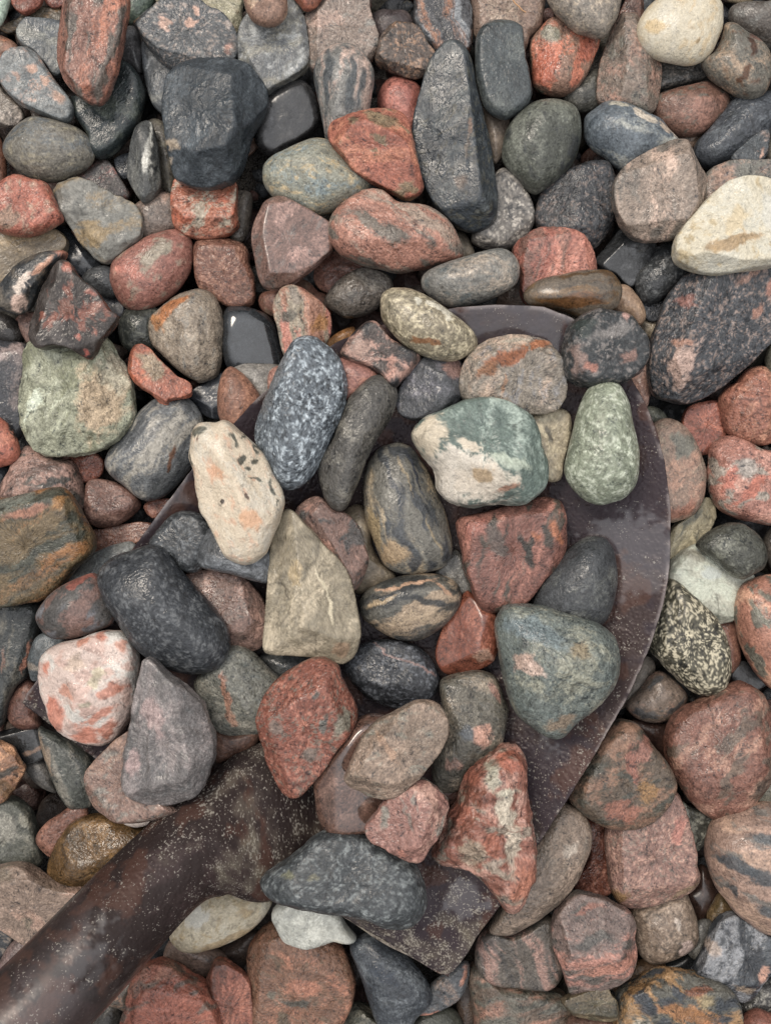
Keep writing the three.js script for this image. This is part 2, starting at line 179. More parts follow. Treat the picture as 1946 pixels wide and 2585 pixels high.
s('B0','k',3,'small round black stone left of the smooth oval red pebble','3a3c3f 4c4e50 2c2e30','m','r',[69,64,75,57,83,54,92,54,102,62,102,74,97,80,88,80,78,74,71,70]);
s('B0','k',1,'wet black stone sliver below the small round black stone','34363c 464850 282a2e','m','a',[84,78,98,74,106,88,105,94,98,98,92,90],{w:1});
s('B0','o',2,'dark green grey stone below the smooth oval red pebble','3c3f3b 55564e 2c2f2c','s','r',[100,105,103,95,110,88,122,88,134,90,136,110,132,124,118,128,108,125,102,118],{w:.7});
s('B0','b',5,'brown grey stone with an orange rust shoulder, left of the shiny black pebble','7d6f60 8a7c6c 68645e','m','x',[126,105,127,98,135,91,145,83,156,77,166,74,176,75,183,82,187,92,189,103,188,118,187,133,183,145,176,150,168,152,158,147,148,140,138,130,130,122,127,114],{f:[[160,22,.6],[20,35,.5]],sp:[[147,92,17,5,-38,'9a5a22'],[133,103,4,6,-20,'96602c']]});
s('B0','r',5,'angular red stone with a flat brown face, beside the brown grey rust shouldered stone','9c5646 b0583f 7a4a3c','m','a',[108,140,110,128,114,121,119,120,126,123,134,132,142,140,150,147,160,152,162,158,160,164,150,166,143,168,142,171,136,170,128,162,118,156,112,150],{f:[[-45,10,.6],[120,55,.25],[60,60,.2],[190,50,.3]],sp:[[133,140,15,8,45,'837060']]});
s('B1','r',4,'red block with a broken lip, just below the big black block','a4604f 95847c a8553f','k','a',[-14,-8,-12,-18,10,-20,38,-18,40,-2,41,12,42,18,38,25,30,29,15,32,0,29,-10,24,-14,10],{f:[[270,15,.55],[90,40,.35]],rg:1.5,w:.8});
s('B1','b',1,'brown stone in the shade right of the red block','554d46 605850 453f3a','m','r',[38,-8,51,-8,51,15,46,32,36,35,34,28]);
s('B1','r',4,'dull red cube shaped stone with worn corners','7d4f45 8f6256 68463c','s','a',[3,40,5,35,12,32,25,31,38,32,46,36,50,44,51,54,54,62,55,74,53,86,45,89,32,88,24,84,15,79,8,72,4,58],{f:[[90,8,.72],[270,50,.35]],w:.7,k:16});
s('B1','b',4,'brownish red stone with one glossy flat facet, above the pink and grey wedge','72544a 8c6a60 5d5450','m','a',[52,35,54,22,58,12,66,0,76,-4,92,4,107,12,118,20,119,32,120,40,112,48,105,55,95,63,85,70,72,74,62,72,58,64,55,50],{f:[[-20,9,.55],[170,40,.5],[80,45,.4],[270,40,.4]],w:.95});
s('B1','p',5,'large pink and grey streaked granite stone below the orange red angular stone','a06a5a 8a7468 65605a','v35','x',[116,25,117,18,121,10,128,3,140,-5,150,-9,162,-8,175,2,188,3,200,5,212,12,220,20,225,30,229,42,227,48,215,51,200,55,185,58,172,59,160,56,145,53,133,48,124,42,118,34],{f:[[270,15,.65],[90,35,.45],[10,40,.4]]});
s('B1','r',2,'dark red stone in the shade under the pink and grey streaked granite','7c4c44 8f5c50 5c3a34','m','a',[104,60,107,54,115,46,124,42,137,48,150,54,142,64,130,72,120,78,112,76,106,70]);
s('B1','b',4,'grey brown oval stone right of the pink and grey wedge','635a53 76706a 4d4945','m','x',[113,85,116,76,124,67,134,60,146,55,156,57,165,61,170,68,170,75,162,85,152,93,140,97,130,97,120,92],{f:[[300,20,.6]],w:.7});
s('B1','r',2,'dusky red stone half hidden behind the pink and grey wedge','7f5148 6f5a50 5a4039','m','r',[57,84,60,77,72,74,85,70,95,65,101,68,108,75,118,80,120,92,110,100,85,100,70,97,62,93]);
s('B1','p',5,'wedge of pink and grey banded stone with an orange side, behind the blue speckled stone','a06e5a 877a6c b0685a','v75','a',[70,88,74,78,80,72,87,71,95,74,103,80,112,87,118,95,119,105,117,115,108,128,96,136,84,136,78,126,74,108,71,97],{f:[[180,20,.6],[0,35,.5]],sp:[[111,105,5,9,30,'a06a35'],[84,98,7,5,-10,'5c5650'],[88,80,3,8,-20,'80736a'],[95,98,1.3,14,-10,'6a5c4c']]});
s('B1','k',3,'shiny black pebble with a wet mirror like top','2b2f34 3a3f45 23272b','p','r',[28,95,32,88,42,87,55,90,65,95,72,103,76,115,80,132,80,144,62,146,45,146,32,140,27,125,27,110],{f:[[0,3,.62]],w:1.2});
s('B1','r',5,'small upright red brown stone left of the blue speckled stone','8d5c4e a06a58 6f4a40','m','r',[23,170,24,155,28,143,34,138,42,142,51,151,58,161,61,172,59,186,54,198,46,203,38,196,30,190,25,182],{ap:[-.1,-.2]});
s('B1','g',3,'pale grey stone behind the small upright red brown stone','7f7a74 8e8a84 6a6662','m','r',[34,142,45,136,58,136,77,138,88,150,78,172,64,180,54,165,42,152]);
s('B1','p',4,'small pink pebble touching the blue speckled stone on its left','9c6a5e ac7a6c 7d564c','m','r',[65,150,67,142,73,138,82,138,86,150,76,162,67,160]);
s('B1','k',1,'black wet stone low in the gap left of the small red brown stone','30333a 464a52 25272c','m','a',[0,162,20,148,28,142,29,165,26,182,10,178],{w:1});
s('B1','b',1,'orange brown rusty stone behind the shovel rim left of the pink flecked granite','9a662e a87638 7a5024','m','r',[114,120,122,111,138,105,136,118,122,124]);
// ---- right half of the second row
s('B2','n',6,'long grey granite pebble with dull pink grains, just above the shovel rim','6f6d69 8a7d70 495154','m','r',[34,66,36,61,45,55,58,50,72,46,88,41,100,39,108,41,114,47,117,55,116,64,113,70,105,76,95,81,80,86,62,89,50,85,40,78,35,72],{fs:1.2});
s('B2','t',1,'small tan stone in the gap beside the streaked pink and grey granite','6f6558 7e7466 5c5348','m','r',[60,25,70,26,77,36,79,46,68,50,58,42]);
s('B2','r',5,'boxy bright red stone with upright grooves, behind the olive brown glossy stone','a05a52 b06c62 7a5550','v95','a',[111,40,120,30,130,24,140,23,152,25,163,28,170,33,176,42,180,53,178,66,160,78,140,86,125,86,119,80,117,60],{f:[[90,10,.72],[180,50,.4],[0,45,.4]],rg:1.5});
s('B2','b',7,'glossy olive brown elongated stone lying on the shovel rim','63574a 725634 553c1e','v178','r',[120,80,122,74,130,67,140,63,152,61,165,58,178,57,192,58,198,63,203,72,202,82,198,90,190,93,178,96,168,98,155,93,140,90,125,87],{f:[[265,22,.55],[88,32,.5]],w:1,sp:[[160,86,26,5,-6,'68421a']]});
s('B3','w',8,'big cream and white stone with brown staining at the right edge','b9b09a d8d3c2 98855f','m','a',[83,45,84,35,90,24,98,14,106,4,116,-6,125,-14,140,-18,155,-17,170,-12,182,0,186,20,182,45,168,54,150,57,132,60,115,61,100,58,90,54,85,50],{f:[[215,24,.5],[97,48,.35],[0,5,.8]],sp:[[128,38,24,5,-15,'94774e'],[130,20,8,12,30,'c6b38e'],[158,12,10,14,0,'ece8da']]});
s('B3','k',3,'glossy black stone wedged below the pink grey cube','3a3c3f 55575b 2a2c2f','m','a',[18,50,25,40,33,30,40,22,48,24,58,30,68,33,68,42,63,50,58,57,54,66,48,72,42,69,33,61,24,58],{w:1,f:[[60,12,.65]]});
s('B3','k',4,'dark speckled stone between the glossy black stone and the big cream stone','404346 5e6062 2a2c30','s','r',[52,72,52,65,56,57,62,50,68,40,76,34,86,34,94,46,101,58,96,66,87,72,78,79,70,85,62,86,55,80],{w:.8});
s('B3','n',6,'large black granite boulder with pink crystals at the right edge','44474d 75655f 27292e','s','a',[62,145,63,125,66,112,71,98,75,85,82,74,90,65,98,60,112,59,125,56,140,52,160,50,178,56,186,80,182,102,168,115,158,124,150,132,140,141,130,150,120,158,108,165,95,170,80,168,70,165,65,158],{f:[[30,12,.66],[150,40,.4],[60,40,.35]],sp:[[86,137,10,17,15,'a08377'],[140,67,9,4.5,-30,'98705f'],[158,76,5,8,15,'9c6a5a'],[148,95,4,8,30,'8a6050'],[88,88,6,5,0,'7a5048'],[85,120,8,3,0,'946a58']],fs:1.2});
s('B3','t',4,'smooth tan stone beside the glossy olive brown stone end','8a6e57 96795f 705846','m','r',[38,70,45,70,54,79,60,90,61,98,56,104,45,96,36,92,34,82]);
s('B3','t',2,'tiny pale tan stone at the left foot of the large black granite boulder','8a7c68 988a76 6c604f','m','r',[56,101,62,98,71,97,73,106,67,117,61,111]);
s('B3','k',2,'small dark stone below the dark speckled stone','32343a 42454b 282a2e','m','a',[54,80,65,84,76,84,76,96,66,101,59,97],{w:.8});
s('B3','p',5,'slim pink stone squeezed between the shovel rim and the black granite boulder','8f6a62 9c766c 745850','s','r',[48,150,58,138,64,138,66,152,64,166,61,174,52,166]);
s('B3','r',5,'red stone with a notched top at the right edge below the black granite boulder','96594c a8705e 75493f','m','x',[124,175,123,165,128,157,136,152,142,144,150,139,158,138,164,143,172,150,180,170,178,190,165,203,150,204,138,200,128,192],{f:[[150,30,.5],[20,25,.6]]});
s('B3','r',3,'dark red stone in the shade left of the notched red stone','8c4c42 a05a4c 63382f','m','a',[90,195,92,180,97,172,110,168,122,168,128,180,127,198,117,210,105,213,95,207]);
s('B3','o',3,'olive pebble edge at the right border below the black granite boulder','7a7462 88826f 64604f','m','r',[161,132,168,118,180,120,180,148,166,150]);
s('B1','n',10,'big blue grey and white speckled stone, standing steeply at the left of the heap','59626c 88939d 2c3239','s','x',[88,116,95,113,103,113,112,118,120,124,127,133,131,144,132,156,130,169,125,183,118,197,111,214,104,228,94,238,85,241,76,240,68,228,60,213,55,198,56,185,64,165,73,143,81,127],{f:[[-20,16,.6],[185,40,.35],[85,25,.55]],fs:1.1,rg:1.3,sp:[[70,160,6,30,18,'5d6065']]});
s('B1','n',8,'pink and black granite chunk between the blue speckled stone and the tan oval pebble','4a3f3b 8e6a5e 2a2a2d','k','x',[126,128,133,115,140,107,148,101,154,100,160,104,168,115,180,122,194,130,186,142,177,152,170,158,160,146,148,138,135,134],{sp:[[168,138,4,11,0,'9a6c5c'],[142,124,8,6,0,'8a6c60']]});
s('B1','p',7,'salmon pink stone tucked right of the blue speckled stone','96625a a8705f 7c5048','m','r',[118,134,127,131,135,131,145,134,153,139,160,149,152,156,140,164,128,168,118,152]);
s('B1','b',9,'long bent dark brown grey stone right of the blue speckled stone','4d4a46 66625a 3c3a38','m','x',[147,151,153,147,160,146,167,149,173,156,174,166,169,181,163,191,157,200,147,219,143,232,138,243,133,255,126,260,119,257,114,251,110,238,108,225,110,214,118,203,123,192,126,180,135,163],{f:[[180,25,.5],[0,40,.4]],w:.7});
s('B2','o',11,'tan oval pebble with fine olive speckles lying over the top shovel rim','80755f a09478 595139','s','r',[0,90,1,78,7,73,15,72,25,73,37,78,50,86,62,95,72,103,79,110,82,118,80,124,72,130,60,134,45,132,30,127,18,119,8,108,2,100],{sp:[[40,121,13,3.5,5,'74481e'],[50,93,15,3.5,35,'b0aa9a'],[32,86,5,3,30,'b5b0a0']],h:.8});
s('B2','b',12,'grey brown stone with a rusty scooped hollow, just inside the top shovel rim','7a7065 9a8270 69686b','m','a',[66,156,67,144,72,132,80,122,90,116,105,114,120,114,132,116,140,119,145,126,150,133,152,145,153,165,149,174,140,178,120,178,100,175,80,170,69,165],{f:[[80,12,.62],[255,40,.55],[180,40,.5]],rg:1.4,sp:[[108,132,20,5.5,-14,'86481c'],[132,124,11,4.5,-15,'94552a'],[88,143,10,4,-30,'7c4f2c'],[112,118,12,1.6,0,'8c8274'],[100,155,2,9,5,'8a6448']]});
s('B2','k',10,'dark grey stone with a sharp ridge and a pink end, below the tan oval pebble','484a4f 626068 383a3e','m','a',[14,165,17,155,24,145,32,135,40,131,55,132,66,133,70,140,68,150,68,160,67,167,60,174,52,180,40,183,25,183,15,176],{f:[[190,22,.55],[-25,40,.4]],sp:[[60,141,8,8,0,'82625a']]});
s('B3','k',12,'black stone with pink and white specks resting on the upper right shovel rim','3a3e41 66605e 2b2d30','s','x',[-9,135,-8,115,-4,104,5,96,18,90,30,91,42,93,50,98,55,106,61,114,63,125,61,135,55,144,45,151,30,154,12,156,0,153,-7,148],{f:[[0,8,.68]],rg:1.4,sp:[[30,112,16,7,-25,'6f6a68'],[2,134,7,10,0,'7a625a'],[10,142,6,4,0,'97604f'],[42,99,4,4,0,'a07a70'],[45,133,6,4,-30,'7c5c52'],[8,108,8,6,0,'2c3634']]});
// ---- third row
s('C0','r',4,'red and black mottled pebble at the left edge above a big rusty block','a85a4c 3f3b3c b56a5a','k','r',[-10,10,0,11,6,15,12,24,16,33,17,42,13,49,5,52,-10,54]);
s('C0','k',1,'bluish black stone in the gap at the left edge under the red and black pebble','2a2e33 3a3e44 24272b','m','r',[-10,50,8,52,12,60,6,76,-10,78]);
s('C0','p',3,'dull pinkish grey stone between the pale green stone and the big rusty block','6c544e 8e6b62 45413e','k','x',[-2,80,3,68,9,56,16,44,24,35,30,36,40,42,52,46,62,49,68,60,71,72,72,85,66,92,40,94,10,92],{f:[[250,25,.5],[10,40,.4]]});
s('C0','r',2,'small red stone in the gap below the pale green stone','86493e 6a5550 9a5a4c','m','x',[58,46,68,40,80,40,88,48,85,60,76,66,66,64]);
s('C0','n',4,'large smooth bluish grey oval pebble left of the shovel rim','626569 858078 494c51','v130','r',[89,50,92,40,100,30,108,20,115,9,122,2,133,-5,145,-7,158,-5,168,5,172,20,168,40,160,56,148,70,138,78,125,82,115,78,104,68,96,62,91,56],{sp:[[148,48,2,9,15,'66432f']],h:.7});
s('C0','r',4,'smooth red brown pebble with a blunt end, right of the big rusty block','75504c 886460 62423e','m','x',[71,85,72,75,74,66,80,63,90,64,100,67,109,72,116,78,119,84,116,90,108,97,98,102,88,104,80,103,74,98],{f:[[280,18,.55],[80,45,.4]]});
s('C0','r',2,'tiny red stone tip against the left shovel rim','8a5248 9a6458 6c3c34','m','a',[121,86,125,82,135,80,146,80,144,90,130,96,123,91]);
s('C0','r',2,'flat dusky red stone below the smooth red brown pebble','7a4e46 93655a 5c3a34','m','a',[76,108,90,104,105,101,120,99,130,102,128,112,110,120,95,125,80,126]);
s('C0','b',5,'big rusty orange and dark green block at the left edge','66553a 885a2c 40443c','v150','a',[-12,80,0,79,15,77,30,73,45,70,55,71,61,76,66,84,70,93,75,102,79,112,80,121,74,130,64,138,57,147,48,156,38,163,25,166,10,169,-12,172],{f:[[70,8,.68],[255,48,.35],[-10,45,.4],[60,45,.4]],sp:[[12,84,22,6,-15,'62665e'],[30,91,17,4,-18,'92604a'],[58,80,5,6,0,'8a5f2c']],fs:.6,k:24});
s('C0','g',3,'pale grey stone peeping out above the black oval cobble','6e706e 5a5e60 7f8280','m','r',[59,148,65,138,75,128,88,121,100,117,112,116,118,130,100,147,80,153,65,153]);
s('C0','n',7,'dark mottled stone with a red top edge, below the black oval cobble','4d4a49 6a5049 5b5c62','k','r',[31,178,36,168,44,159,55,151,66,146,80,142,88,150,94,165,97,182,82,191,60,197,42,196,34,188],{sp:[[70,147,13,4,-20,'84463a']]});
s('C0','k',10,'large black oval cobble with fine pale grains, lying left in the shovel','383c42 53565a 282b30','s','r',[82.5,143,93,130,110,123,128,117.5,138,120,147,131,157,145,176,167,190,186,194,200,191,213,182,223,163,227,140,222,118,208,105,192,95,176,86,160],{f:[[110,16,.6],[-30,42,.35],[220,38,.4]],k:14,fs:.8,h:.7});
s('C0','k',8,'dark grey granular stone under the speckled cream stone','3c4044 585c60 2c2f33','s','x',[126,120,138,100,148,92,158,90,172,94,180,110,175,130,167,141,155,140,145,128]);
s('C1','w',13,'bright cream and peach stone with black specks, high on the left of the heap','ead6ba f2e6d2 d6a888','m','x',[1,46,2,34,3,24,8,17,15,15,23,15.5,28,14,34,16,41,22,50,30,60,40,66,50,71,62,76,72,78,82,76,92,73,105,68,115,63,126,55,133,46,135,38,133,30,128,25,118,21,108,16,99,10,90,8,80,6,68,4,56],{f:[[160,25,.5],[-25,35,.35],[80,20,.65]],rg:1.4,fs:1.2,sp:[[47,45,2.5,5,-25,'3c423c'],[38,30,1.6,6,-30,'3a4038'],[20,17,4,2,20,'343832'],[9,26,5,3.5,-30,'40453e'],[57,48,4.5,2.5,30,'3a4038'],[58,63,4,1.5,30,'4a5048'],[71,69,1.8,7,-25,'3c423c'],[44,26,2.5,1.8,20,'3c423c'],[54,36,1.2,7,-32,'3c423c'],[3,48,1.6,4,0,'3a403a'],[2,33,1.2,5,0,'3a403a'],[76,82,1,4,0,'40463e'],[53,52,1.6,2,0,'3c423c'],[29,83,3.2,3.2,0,'3a2f2c'],[53,80,1,4,-20,'4a3630'],[11,34,1.4,2.4,0,'5a3a2c'],[54,100,10,8,0,'cf9a70'],[25,60,10,5,20,'d6a07a']]});
s('C1','g',9,'smooth blue grey stone under the lower end of the speckled cream stone','4b4e52 686c72 3a3d41','m','r',[6,125,10,114,16,104,26,100,45,115,66,122,70,138,67,150,55,149,35,143,18,140,8,136]);
s('C1','p',9,'rough pinkish granite half covered by the tan wedge','775a53 9a6f64 4d4a4b','k','a',[88,92,95,83,105,78,113,80,121,88,131,92,140,100,145,110,147,120,150,130,148,140,142,152,137,156,122,146,108,128,96,110],{f:[[-20,22,.55],[20,60,.2]],sp:[[96,94,5,5,0,'434446']]});
s('C1','t',12,'tan wedge shaped stone with a pale crease, pointing up in the middle of the heap','837864 978a74 6e6656','m','a',[76,95,79,89,84,88,90,92,97,101,105,109,113,119,123,129,131,139,136,149,139,160,142,178,143,195,138,210,128,217,110,214,89,211,64,208,62,198,65,170,67,145,68,120,72,106],{f:[[-28,22,.5],[190,26,.45],[90,30,.5]],sp:[[118,165,1.2,30,-20,'b0a48a'],[90,140,6,10,0,'93805f'],[130,205,8,6,0,'8a7058']]});
s('C1','b',9,'brownish pink stone with a blunt crest between the black oval cobble and the tan wedge','72574e 8e6c60 5a4943','m','a',[-6,146,5,140,20,140,35,142,46,145,54,154,61,163,65,175,65,190,60,205,50,208,36,202,20,185,6,165],{f:[[260,15,.6],[-30,45,.35]]});
s('C1','t',8,'tan brown stone behind the striped oval pebble','6c5f4e 7d705c 564b3e','m','r',[128,92,142,84,151,95,154,120,162,134,172,142,172,154,152,159,139,159,134,130]);
s('C2','n',10,'oval pebble with lengthwise black and tan stripes in the middle of the heap','67645d 8a7a62 40444a','v72','r',[0,36,8,33,15,32,22,34,28,38,34,47,40,56,45,66,50,80,55,92,58,105,61,118,60,128,55,135,48,139,35,142,20,143,10,140,3,135,-2,125,-7,112,-12,98,-14,85,-15,72,-14,60,-11,50,-6,42],{fs:.9,sp:[[10,126,11,10,0,'8f7656'],[-4,105,5,16,-15,'86724f'],[22,62,1.5,22,-22,'8c7c62'],[30,60,1.6,24,-22,'353b48'],[42,110,1.5,22,-22,'8c7a5c'],[12,72,2,24,-20,'3c424c']]});
s('C2','w',13,'big stone half green and half creamy white, the greenest in the heap','62736d 8b9a92 4c5b57','m','x',[26,27,28,20,33,15,40,10,48,7,56,3,65,-1,75,-4,90,-6,105,-3,115,2,122,7,127,12,131,20,135,32,139,45,141,55,140,65,136,72,130,78,122,83,112,84,100,83,88,84,78,86,68,85,60,82,53,77,48,70,47,62,45,55,40,49,34,42,29,34],{f:[[280,18,.6],[120,30,.5],[0,40,.4]],rg:1.5,sp:[[62,60,30,24,30,'c6bbae'],[40,28,17,17,0,'b8a993'],[88,68,26,15,0,'bdb0a0'],[72,36,10,6,30,'c6b8a4'],[108,52,14,5,20,'98a394'],[104,72,9,4,-20,'a0735c'],[85,62,8,5,0,'8f7757']]});
s('C2','w',11,'small cream and black flecked stone right of the green and white stone','a3957a bfb191 6a6252','s','x',[125,12,130,8,140,5,148,4,156,6,160,12,160,25,157,38,153,52,152,62,145,66,138,64,132,45,128,28],{sp:[[140,25,3,8,-20,'5f5a50']]});
s('C3','o',12,'smooth pear shaped pale green stone resting on the bare shovel metal','7b8370 969c8c 6a6f5e','s','r',[-5,42,-1,25,2,12,6,0,12,-12,20,-19,28,-21,37,-18,43,-10,47,0,49,12,52,25,55,38,55,52,54,63,50,72,42,80,33,83,22,85,12,82,4,76,-3,68,-7,57],{h:.75,ap:[.05,.2],fs:.8});
s('C2','r',10,'red and black block with orange streaks, right of the middle of the heap','7d4d48 9a6058 4a4644','v110','a',[63,100,66,96,75,93,90,89,105,85,118,82,132,78,145,79,151,83,154,90,155,105,156,120,153,130,145,140,135,150,128,160,120,168,105,172,92,175,85,172,79,162,75,150,70,140,68,125,65,112],{f:[[85,6,.7],[262,45,.45],[180,50,.4],[100,48,.3],[20,42,.42]],k:22,sp:[[145,110,4,10,-25,'a05c40'],[127,110,2.6,6,-25,'96563f'],[119,122,3.5,16,-20,'383636'],[137,112,3,13,-22,'3c3a3a'],[82,106,9,7,0,'9c5c56'],[98,118,16,5,60,'5a4c4c']]});
s('C3','k',9,'dark grey egg shaped stone on bare metal right of the red and black block','424549 565856 2f3235','m','r',[-34,168,-28,152,-18,138,-8,126,2,117,10,112,19,111,27,113,33,121,36,133,37,148,35,162,31,175,24,186,10,192,-10,192,-28,186],{f:[[-10,42,.4],[190,25,.5]],w:.7});
s('C2','g',8,'grey stone filling the gap left of the red and black block','66635e 78756e 4e4c49','m','a',[46,142,56,130,63,122,70,132,77,148,78,162,68,164,58,150]);
s('C2','n',10,'banded stone with an orange tan ring, below the oval striped pebble','5a5852 8a7660 3b3c3c','v160','r',[-18,168,-13,158,-4,152,8,147,25,143,42,142,56,145,65,151,68,160,66,170,58,182,46,192,30,199,12,197,-6,187,-16,178],{sp:[[22,150.5,24,2,-9,'a47e62'],[52,153,11,2,28,'a27c60'],[4,163,18,1.6,-22,'97805f'],[36,164,22,2,8,'343638'],[30,178,20,3,-10,'8c7860'],[18,156,22,1.5,-10,'35373a']]});
s('C2','r',9,'small glossy deep red stone under the red and black block','80402f 9a5848 6a3226','m','a',[46,209,50,192,56,178,65,165,73,156,83,166,96,174,98,195,96,213,81,223,57,227,49,220],{w:1,f:[[200,25,.5],[90,35,.5]],sp:[[85,210,10,5,0,'9c7468']]});
s('C3','p',4,'flat pink stone with a grey patch, touching the right shovel rim','8a7064 9b7261 77685c','m','r',[62,40,66,18,76,12,85,13,93,18,99,25,104,34,108,44,111,55,111,68,109,80,104,90,98,95,90,98,82,100,72,95,66,75],{f:[[0,4,.65]],sp:[[90,34,12,9,-15,'66655f'],[85,90,14,6,-20,'94604f']]});
s('C3','o',2,'small grey green stone above the flat pink stone at the right rim','4a4c44 5a5c52 3a3c36','m','r',[58,4,68,2,76,7,80,15,70,20,60,16]);
s('C3','p',5,'large pink and white mottled stone at the right edge, level with the shovel middle','9c665a b07a6c 8c8078','k','x',[112,60,114,48,114,38,118,31,127,27,138,28,148,33,158,38,170,40,188,48,194,75,184,95,168,102,155,100,142,97,130,93,122,88,116,78,113,68],{f:[[0,8,.65],[250,30,.5]],sp:[[138,55,11,8,20,'968a86'],[125,62,5,12,20,'ad6050'],[142,74,18,4,-35,'a85c4a']]});
s('C3','o',5,'dark olive black stone in the gap below the large pink and white mottled stone','494a43 66675c 373833','m','x',[103,119,110,110,120,104,132,100,142,101,150,106,157,113,161,122,162,130,158,138,150,143,142,147,130,143,118,132,108,124],{w:.8,f:[[300,30,.5]]});
s('C3','b',3,'dark brown stone edge at the right border beside the dark olive stone','4a443f 5e544c 38342f','m','r',[160,114,166,103,182,100,182,142,168,140,162,128]);
s('C3','w',4,'chunky white and pale green rock beside the right shovel rim','a2a395 c2c8b8 7c8377','m','a',[76,152,80,135,88,126,98,119,108,117,120,124,132,132,142,140,149,144,148,152,142,158,140,168,138,178,122,184,105,183,90,174,80,164],{rg:1.5,f:[[0,8,.65],[90,40,.4]],sp:[[98,126,10,5,20,'8d8a7c'],[112,142,8,5,0,'c8d0cc']]});
s('C3','t',3,'twisted pale tan rock wedged below the flat pink stone','8c836a a89c7c 66665c','v120','a',[78,116,84,102,92,96,102,89,109,79,115,79,119,88,119,96,113,106,109,113,103,120,95,126,86,130,78,132],{rg:1.5});
s('C3','w',5,'coarse black and cream flecked stone at the right shovel rim','5a5646 ada389 20201c','s','x',[66,178,74,158,80,147,89,150,102,162,114,174,122,186,127,200,130,220,126,238,116,245,102,243,87,231,74,218,64,204],{f:[[0,5,1.05]],fs:1.4,hc:1,rg:1.6});
s('C3','r',5,'big orange pink granite pebble at the right edge below the dark olive stone','a0675a b5806e 66625e','k','r',[136,168,140,155,146,149,158,144,170,143,192,150,200,200,190,238,168,240,158,232,148,218,140,200,136,182],{sp:[[158,158,8,3,40,'6a6660'],[150,175,10,2.5,60,'6c6862']]});
// ---- fourth row
s('D0','p',12,'white quartz lump with salmon red stains, at the left end of the heap','c6aca6 e2d8d5 b4928a','k','x',[36,50,37,44,42,37,52,31,62,28,72,26,82,22,95,21,104,22,111,28,116,38,118,50,117,65,116,78,112,90,105,102,98,111,90,115,82,116,70,113,58,108,50,101,44,92,40,80,36,65],{hc:2,f:[[300,20,.6],[80,30,.5],[170,30,.5]],rg:1.4,sp:[[52,85,7,14,-10,'ad5f49'],[80,103,12,9,0,'b0654f'],[102,68,9,5,-25,'b06c58'],[74,30,6,3,-40,'b4745f'],[91,24,4,3,0,'b06a56'],[44,48,3,5,0,'b8705c'],[66,66,6,7,0,'bb7f6c'],[93,85,14,4,-20,'b46e5a'],[55,95,8,8,0,'b87462'],[90,58,5,8,10,'a89a84'],[80,77,8,2,-10,'988c7c'],[98,100,6,10,30,'a86450'],[70,45,9,8,20,'b09688'],[106,30,5,4,40,'b97c68']]});
s('D0','g',12,'purplish grey wedge with a flaked rough face, standing beside the shovel socket','676262 786e6d 525152','m','a',[124,43,130,44,139,53,148,60,156,66,166,75,173,85,179,105,180,129,172,150,160,161,144,166,121,162,107,149,107,129,111,105,115,82,120,55],{f:[[200,12,.62],[-20,38,.4],[90,35,.4]],rg:2,sp:[[135,90,6,12,-30,'86706e'],[118,128,8,10,0,'8a7270']]});
s('D0','p',10,'flat pinkish stone under the purplish grey wedge','7f6158 94705f 6c6763','m','a',[74,138,80,130,88,122,96,114,104,108,115,102,122,120,124,145,132,160,150,166,154,169,140,175,120,179,100,179,90,173,80,167,75,158,73,148],{f:[[230,10,.6],[150,40,.3]]});
s('D0','n',4,'dark green grey stone with rust streaks at the left edge, below the rusty block','3c4041 58544c 33383a','v95','x',[-12,-5,15,-4,33,-2,34,12,30,30,26,48,22,60,14,68,9,80,5,95,-2,104,-12,104],{sp:[[24,45,1.6,13,15,'94604c'],[7,45,1.6,10,0,'6e5348'],[2,75,2,10,0,'7a5a48']]});
s('D0','g',5,'small blue grey stone with a tan band, left of the white quartz lump','4b5256 5a6064 40474b','m','r',[25,55,24,45,27,34,31,26,40,22,54,28,52,38,44,48,38,60,28,63],{sp:[[32,50,8,3,5,'80756a']]});
s('D0','r',3,'small dull red stone below the left corner of the shovel','6a4440 7f554c 55362f','m','r',[6,82,14,70,24,62,32,70,32,84,34,96,36,101,26,104,16,103,8,96]);
s('D0','k',2,'wet black rock in the gap under the left corner of the shovel','29292a 3a3a3c 202021','k','a',[-4,108,10,103,30,100,40,112,40,126,22,132,8,122],{w:1,sp:[[28,122,8,2,-20,'7d604c']]});
s('D0','r',4,'broken orange pink and black rock at the left edge below the shovel corner','8c5f4b b07a5c 403733','k','a',[-10,112,5,115,12,118,18,130,22,136,18,145,12,155,5,163,-10,168],{rg:1.6,sp:[[4,152,8,8,0,'6a4a30'],[8,138,10,4,-20,'3a3533']]});
s('D0','n',5,'long green grey stone with a pale edge under the left corner of the shovel','4b4e4a 66625a 3c403e','v70','x',[33,100,38,103,45,106,55,112,66,118,78,130,80,145,78,158,78,168,70,169,60,169,52,160,46,148,41,135,36,118],{sp:[[40,120,3,20,-18,'7d6a58']]});
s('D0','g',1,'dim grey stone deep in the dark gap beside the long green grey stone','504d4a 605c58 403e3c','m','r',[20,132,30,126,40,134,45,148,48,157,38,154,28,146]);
s('D1','n',9,'grey green stone with a rusty orange streak, below the black oval cobble','66665f 7f7a6f 4c504e','m','x',[5,66,12,52,24,38,34,33,46,34,56,41,66,52,76,62,80,80,72,98,56,107,36,109,24,104,18,94,14,80],{f:[[-50,28,.5],[150,22,.6],[90,40,.4]],sp:[[33,73,3,18,-8,'8f6450'],[28,55,4,5,0,'8a6252'],[37,90,4,7,-10,'96705c']]});
s('D1','k',8,'dark stone in the gap beneath the blunt foot of the tan wedge','45484a 55595b 36393b','m','r',[58,42,75,38,95,38,108,46,104,60,86,64,70,60]);
